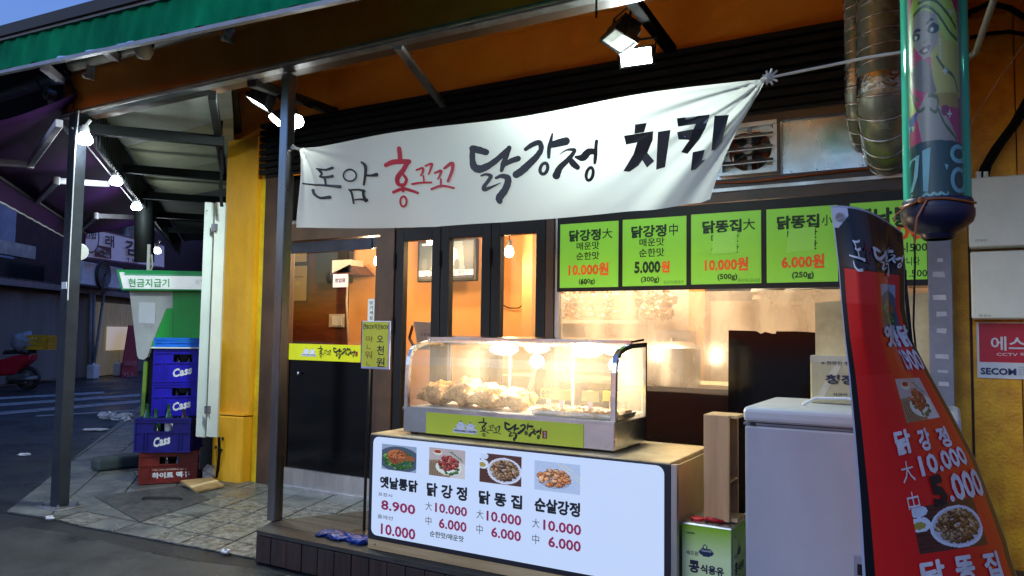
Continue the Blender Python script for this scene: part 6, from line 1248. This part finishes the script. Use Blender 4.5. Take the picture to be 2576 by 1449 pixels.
# ================================================================ ducts
def duct(nm, lb, px, r, y, zb, yw, rib):
    cx = at(px, 300, y=y).x; t = thing(nm, lb, 'duct', (cx, y, zb), 'silver ducts on the facade'); pts = [(cx, y, 3.42), (cx, y, zb+.23), (cx, y, zb+.22)]+[(cx, y+(yw-y)*(1-math.cos(a)), zb+.22-.22*math.sin(a)*1.0) for a in [math.pi/2*k/5 for k in range(1, 6)]]+[(cx, YF-.02, zb)]
    MB().tube([pts[0], pts[1]], r, 28, False).done('riser', mat('galvanised', (.26, .38, .40), .26, metal=.3, spec=.9, c2=(.13, .20, .22), scale=6, bump=.15, bscale=14, rvar=.08), t, smooth=True)
    for i in (1,): MB().tube([(cx, y, zb+.27), (cx, y, zb+.24)]+pts[2:], [r*1.015]*(len(pts)), 28, False).done('elbow', mat('gold_reflection_tin', (.34, .37, .28), .28, metal=.4, spec=.9, c2=(.24, .25, .20), scale=5, rvar=.08), t, smooth=True)  # golden reflection put into the elbow's colour
    for i in range(2, len(pts)-1): 
        d = (Vector(pts[i+1])-Vector(pts[i])).normalized(); MB().lathe(pts[i], [(r*1.0, -.006), (r*1.06, -.004), (r*1.06, .004), (r*1.0, .006)], 28, d).done('seam_ring', m_steel, t, smooth=True)
    h = MB(); n = int((3.42-zb-.22)/rib)*14; h.tube([(cx+(r+.001)*math.cos(k/14*2*math.pi), y+(r+.001)*math.sin(k/14*2*math.pi), zb+.24+rib*k/14) for k in range(n)], .0035, 5); h.done('spiral_seam', m_steel, t, smooth=True)
    MB().lathe((cx, y, zb+.22), [(r*1.01, .0), (r*1.04, .02), (r*1.02, .05), (r*1.04, .07), (r*1.0, .09)], 28).done('foil_collar', mat('foil_tape', (.5, .52, .5), .25, metal=1, bump=1, bscale=30), t, smooth=True)
duct('wide_duct', 'wide spiral silver duct bending into the wall behind the tube sign', 2219, .112, 4.15, 2.30, YF-.05, .075)
duct('narrow_duct', 'narrow spiral silver duct left of the wide duct', 2153, .052, 4.3, 2.40, YF-.05, .06)

# ================================================================ crates, cash machine and door leaves at the corner
FDc = Vector((.64, .77, 0)).normalized(); BDc = Vector((-FDc.y, FDc.x, 0))
def crate(name, lb, c, m_, rot, h, txt=None, txt2=None, mt=None, handle=True, grp='stacked drinks crates', w=.44, dpt=.36):
    t = thing(name, lb, 'crate', c, grp); Xc = FDc.copy(); Xc.rotate(Matrix.Rotation(rot, 3, 'Z')); Yc = BDc.copy(); Yc.rotate(Matrix.Rotation(rot, 3, 'Z')); th = .012
    def bx(a, b, nm, mm=m_, bev=0): return MB().frame(c, Xc, Yc, Zu, a, b).done(nm, mm, t, bevel=bev)
    bx((th, th, .004), (w-th, dpt-th, .014), 'floor')
    hz0, hz1, hx0, hx1 = h*.60, h*.84, w*.34, w*.68
    for nm, f in (('front_panel', 0), ('back_panel', dpt-th)):
        q = MB(); q.frame(c, Xc, Yc, Zu, (0, f, 0), (w, f+th, hz0)); q.frame(c, Xc, Yc, Zu, (0, f, hz0), (hx0, f+th, hz1)); q.frame(c, Xc, Yc, Zu, (hx1, f, hz0), (w, f+th, hz1)); q.frame(c, Xc, Yc, Zu, (0, f, hz1), (w, f+th, h)); q.done(nm, m_, t)
    for f in (0, w-th): MB().frame(c, Xc, Yc, Zu, (f, th, 0), (f+th, dpt-th, h)).done('side_panel', m_, t)
    for z in (0.0, hz0-.012, h-.02, h*.86):
        bx((-.008, -.010, z), (w+.008, 0, z+.014), 'rib'); bx((w, -.0, z), (w+.009, dpt, z+.014), 'rib')
    for x in (-.006, .06, .085, w-.1, w-.075, w-.008): bx((x, -.009, .014), (x+.012, 0, hz0-.012 if .05 < x < w-.05 else h-.02), 'upright_rib')
    for x in (hx0-.05, hx0+.03, hx1-.06, hx1+.03): bx((x, -.006, h*.86+.014), (x+.006, 0, h-.02), 'upright_rib')
    for y in (.03, dpt*.5, dpt-.04): bx((w, y, .014), (w+.007, y+.012, h-.02), 'side_rib')
    if handle: 
        for a in ((hx0-.01, hz0-.008, hx1+.01, hz0), (hx0-.01, hz1, hx1+.01, hz1+.008)): bx((a[0], -.008, a[1]), (a[2], 0, a[3]), 'handle_lip')
    bx((th, dpt*.5, .014), (w-th, dpt*.5+.006, h*.55), 'divider')
    for k in (1, 2, 3): bx((w*k/4, th, .014), (w*k/4+.005, dpt-th, h*.55), 'divider')
    if txt:
        q = MB(); x0_, x1_, za, zb_ = txt2; put(q, txt, lambda u, v: c+Xc*(w*(x0_+(x1_-x0_)*u))-Yc*.0015+Zu*(h*(za+(zb_-za)*v+.12*(u-.5)*(0 if mt is None else 1))), .06); q.done('lettering', m_white, t)
    return t, Xc, Yc
m_rcr = mat('crate_red', S(122, 36, 26), .4, c2=S(92, 26, 18), scale=6); m_bcr = mat('crate_blue', S(30, 24, 182), .35, c2=S(22, 16, 140), scale=5); m_bcr2 = mat('crate_dark_blue', S(26, 24, 118), .35, c2=S(18, 16, 88), scale=5); m_lcr = mat('crate_light_blue', S(20, 110, 215), .35)
cA = at(349, 1222, z=0); cA.z = .012
t1, Xc, Yc = crate('drinks_crate', 'red drinks crate with white lettering at the bottom of the stack', cA, m_rcr, 0, .262, '하이트 맥주', (.22, .88, .16, .34))
q = MB(); put(q, '처음 100% 보리맥주의 깊은맛', lambda u, v: cA+FDc*(.44*(.22+.62*u))-BDc*.0015+Zu*(.262*(.40+.05*v)), .03, 1); q.done('small_lettering', m_cream, t1)
cB = cA+Vector((0, 0, .262))+FDc*-.045+BDc*.01; t2, XB, YB = crate('drinks_crate', 'dark blue drinks crate turned askew and full of green bottles, second from the bottom', cB, m_bcr2, R(-14), .285, 'Cass', (.34, .64, .2, .46), 1)
cC = cA+Vector((0, 0, .262+.287))+FDc*.07+BDc*.07; t3, XC, YC = crate('drinks_crate', 'blue drinks crate second from the top, partly behind the bottles', cC, m_bcr, R(0), .285, 'Cass', (.36, .68, .2, .44), 1)
cD = cC+Vector((0, 0, .287)); t4, XD, YD = crate('drinks_crate', 'bright blue drinks crate directly under the thin board', cD, m_bcr, R(1), .285, 'Cass', (.34, .68, .2, .44), 1)
bd0 = cD+Vector((0, 0, .289)); MB().frame(bd0, XC, YC, Zu, (-.03, -.03, 0), (.46, .3, .010)).done('thin_board', m_white); tag(bpy.data.objects['thin_board'], 'thin pale board lying between the blue crates and the light blue crate', 'board')
cE = bd0+Vector((0, 0, .012))+YC*.02; crate('drinks_crate', 'light blue crate on top of the stack, above the thin board', cE, m_lcr, R(2), .075)
m_bot = mat('bottle_green', (.015, .10, .03), .08, spec=.8, trans=.3); m_botb = mat('bottle_brown', (.05, .02, .01), .08, spec=.8)
def bottle(p, m_, lb, tilt=0, label_=True, s=1.0):
    t = thing('bottle', lb, 'bottle', p, 'bottles in the crates'); ax = Vector((math.sin(tilt), .1*math.sin(tilt*3), math.cos(tilt)))
    MB().lathe(p, [(.001, 0), (.033*s, .002), (.034*s, .15*s), (.026*s, .19*s), (.014*s, .225*s), (.013*s, .27*s), (.015*s, .275*s), (.015*s, .285*s), (.001, .286*s)], 14, ax).done('glass', m_, t, smooth='auto')
    if label_: MB().lathe(p, [(.0345*s, .06*s), (.0350*s, .065*s), (.0350*s, .125*s), (.0345*s, .13*s)], 14, ax).done('paper_label', m_white, t)
    return t
rd = random.Random(3); kk = 0
for i in range(4):
    for j in range(2):
        if rd.random() < .1: continue
        bottle(cB+XB*(.06+.095*i+.015*j)+YB*(.07+.11*j)+Zu*(.05+(.06 if (i+j) % 2 == 0 else .02)), m_bot if (i, j) != (3, 0) else m_botb, ('front' if j == 0 else 'rear')+' row bottle in the askew dark blue crate, '+('leftmost', 'second from the left', 'third from the left', 'rightmost')[i], rd.uniform(-.12, .12), (i+j) % 2 == 0)
for i in range(3):
    bottle(cA+FDc*(.11+.09*i)+BDc*.07+Zu*.016, m_botb, ('left', 'middle', 'right')[i]+' dark bottle behind the handle hole of the red crate', 0, True, .82)
    MB()
for c_ in (cC, cD):
    for i in range(2): bottle(c_+FDc*(.18+.09*i)+BDc*.09+Zu*.016, m_botb, ('left', 'right')[i]+' dark bottle in the handle hole of the '+('blue crate second from the top' if c_ is cC else 'blue crate under the thin board'), 0, False, .9)
for o in [o for o in bpy.data.objects if o.name.startswith('bottle') and o.type == 'EMPTY']: pass
# door leaves
wp = thing('white_door_leaves', 'pair of tall white hinged panels folded out at the yellow corner', 'panel', at(541, 1090, d=6.35))
for (x0, x1, x0b, x1b) in ((515, 540.5, 498, 523), (541.5, 568, 524, 548)):
    A = at(x0, 508, d=6.35); B_ = at(x1, 510, d=6.42); Cb = at(x1b, 1096.5, d=6.42); Db = at(x0b, 1094, d=6.35); Cb.x = B_.x; Cb.y = B_.y; Db.x = A.x; Db.y = A.y
    MB().prism([Db, Cb, B_, A], Vector((-.03, .04, 0))).done('leaf', mat('leaf_white', S(205, 216, 212), .35, c2=S(190, 202, 198), scale=1.5), wp, bevel=.004)
hx = at(541, 560, d=6.34)
for py in (573, 1028):
    p = at(541 if py < 600 else 528, py, d=6.34); p.x = hx.x; p.y = hx.y; MB().frame(p, RT, Vector((-RT.y, RT.x, 0)), Zu, (-.026, -.012, -.032), (.026, -.004, .032)).done('hinge', m_dsteel, wp, bevel=.002); MB().tube([p+Vector((0, -.014, -.032)), p+Vector((0, -.014, .032))], .005, 6).done('hinge_pin', m_steel, wp)
for px, py in ((521, 530), (511, 855), (502, 1083)): p = at(px, py, d=6.33); MB().lathe(p, [(.001, .004), (.006, .002), (.006, -.002)], 8, -FW).done('screw', m_dsteel, wp)
t = MB(); t.box(-5.95, 4.64, 0, -5.66, 5.0, .62); tag(t.done('recess_black_block', m_rub), 'black block standing in for the dark of the recess beneath the white door leaves', 'panel')  # black box put in for the darkness of the recess
t = MB(); t.tube([at(551, 1100, d=6.5), at(552, 1140, d=6.5), at(546, 1200, d=6.55)], .012, 6); tag(t.done('black_hose', m_cable), 'black hose hanging down beside the foot of the yellow wall', 'hose')
# cash machine booth
Q2 = lambda x, y: (x/3.0, 469.6+y/3.0)
AD = 7.45; ax_, ay_ = Vector((RT.x, RT.y, 0)).normalized(), Vector((-RT.y, RT.x, 0)).normalized()
AP = at(*Q2(1305, 900), d=AD); A0 = Vector((AP.x, AP.y, 0))
def qa(x, y, off=0): return atp(*Q2(x, y), A0-ay_*off, ay_)
atm = thing('cash_machine', 'green and grey cash machine booth with a white lettered top sign behind the crates', 'cash machine', A0)
def pa_(pts, th, off, nm, m_, **k): return MB().prism([qa(x, y, off) for x, y in pts][::-1], ay_*th).done(nm, m_, atm, **k)
m_ag = mat('atm_green', S(18, 178, 66), .35, var=.06); m_ag2 = mat('atm_dark_green', S(10, 160, 84), .35, var=.05, emit=.06); m_agr = mat('atm_grey', S(188, 194, 186), .35, var=.05); m_lm = mat('atm_lime', S(120, 160, 50), .4)
pa_([(877, 625), (1600, 641), (1600, 785), (918, 780)], .25, .12, 'sign_body', m_ag2)
pa_([(905, 668), (1600, 678), (1600, 776), (930, 768)], .01, .131, 'sign_face', mat('atm_white', S(222, 232, 230), .35, emit=.42), bevel=0)
pa_([(900, 645), (935, 646), (938, 667), (905, 667)], .01, .131, 'sign_corner', MATS['atm_white']); pa_([(935, 655), (1400, 665), (1600, 668), (1600, 672), (935, 664)], .008, .132, 'sign_light_strip', mat('strip_mint', S(130, 215, 175), .4))
pa_([(977, 786), (1304, 786), (1304, 916), (1255, 921), (1135, 1210), (1112, 1285), (1085, 1305), (1050, 1300), (1035, 1275)], .5, .02, 'grey_body', m_agr)
pa_([(1306, 786), (1600, 786), (1600, 1210), (1137, 1212), (1257, 923), (1306, 918)], .5, .02, 'green_body', m_ag); pa_([(1303, 925), (1305, 925), (1302, 1212), (1300, 1212)], .003, .0225, 'panel_seam', m_ag2)
pa_([(1085, 1320), (1112, 1320), (1085, 1790), (1055, 1790)], .4, .0, 'lime_edge', m_lm); pa_([(1112, 1215), (1600, 1215), (1600, 1990), (1090, 1990)], .45, -.02, 'lower_body', m_dgrey)
pa_([(1050, 870), (1175, 876), (1168, 1034), (1045, 1030)], .002, .025, 'paper_notice', m_white)
q = MB(); put(q, '현금지급기', lambda u, v: qa(968+310*u, 757-64*v+2*u, .143), .015); q.done('lettering', m_ag2, atm)
q = MB(); put(q, '은행', lambda u, v: qa(1472+75*u, 736-35*v, .143), .0); put(q, '금 융', lambda u, v: qa(1088+66*u, 1070-30*v, .024), .0); q.done('small_lettering', m_agr, atm)
t = MB(); t.tube([at(363, 475, d=9), at(363, 660, d=9)], .11, 12); tag(t.done('utility_pole', m_dgrey, smooth='auto'), 'dark thick utility pole behind the cash machine sign', 'pole')
t = MB(); t.tube([at(375, 615, d=7.8), at(373, 682, d=7.8)], .018, 8); t.tube([at(382, 640, d=7.8), at(384, 670, d=7.8), at(378, 684, d=7.8)], .008, 6); tag(t.done('white_pipe', m_white), 'short white vertical pipe above the cash machine sign', 'pipe')
# sand bag, board, stone
sbp = at(300, 1180, z=0); q = MB(); e = (at(356, 1175, z=0)-at(246, 1188, z=0)); u_ = e.normalized(); w_ = Vector((-u_.y, u_.x, 0)); c_ = at(246, 1190, z=0)
q.frame(Vector((c_.x, c_.y, .004)), u_, w_, Zu, (0, 0, 0), (.75, .2, .12)); o = q.done('rubber_block', mat('block_green_grey', S(62, 74, 74), .7, c2=S(46, 56, 56), scale=6, bump=.6, bscale=30), bevel=.035, seg=3); tag(o, 'dark grey green rubber weight block lying behind the red crate', 'block')
Q_3 = lambda x, y: (x/2.511, 872.1+y/2.511)
P4 = [at(*Q_3(*p), z=z) for p, z in (((1140, 855), .05), ((1340, 835), .05), ((1418, 885), .015), ((1238, 925), .012))]
pb_ = thing('plank_offcut', 'small pale wooden board lying on the pavers beside the red crate', 'board', P4[3]); MB().prism(P4[::-1], (0, 0, .014)).done('plank', mat('dirty_ply', S(180, 150, 100), .6, c2=S(120, 95, 60), scale=5), pb_)
MB().prism([P4[0].lerp(P4[3], .55)+Vector((0, 0, .0142)), P4[1].lerp(P4[2], .35)+Vector((0, 0, .0142)), P4[1].lerp(P4[2], .5)+Vector((0, 0, .0142)), P4[0].lerp(P4[3], .72)+Vector((0, 0, .0142))][::-1], (0, 0, .003)).done('batten', mat('clean_batten', S(215, 190, 140), .5), pb_)
q = MB(); q.blob(at(526, 1192, z=.07), (.055, .05, .075), seed=9, amp=.3, nu=14, nv=10); q.f and tag(q.done('stone', mat('pale_stone', S(170, 168, 160), .8, c2=S(110, 108, 100), scale=10)), 'rough pale stone standing by the foot of the yellow wall', 'stone')
q = MB(); q.blob(at(497, 1192, z=.03), (.06, .05, .035), seed=19, amp=.5, nu=14, nv=8); tag(q.done('rubble', mat('dark_rubble', S(80, 72, 64), .8)), 'dark bit of rubble between the crates and the pale stone', 'stone')
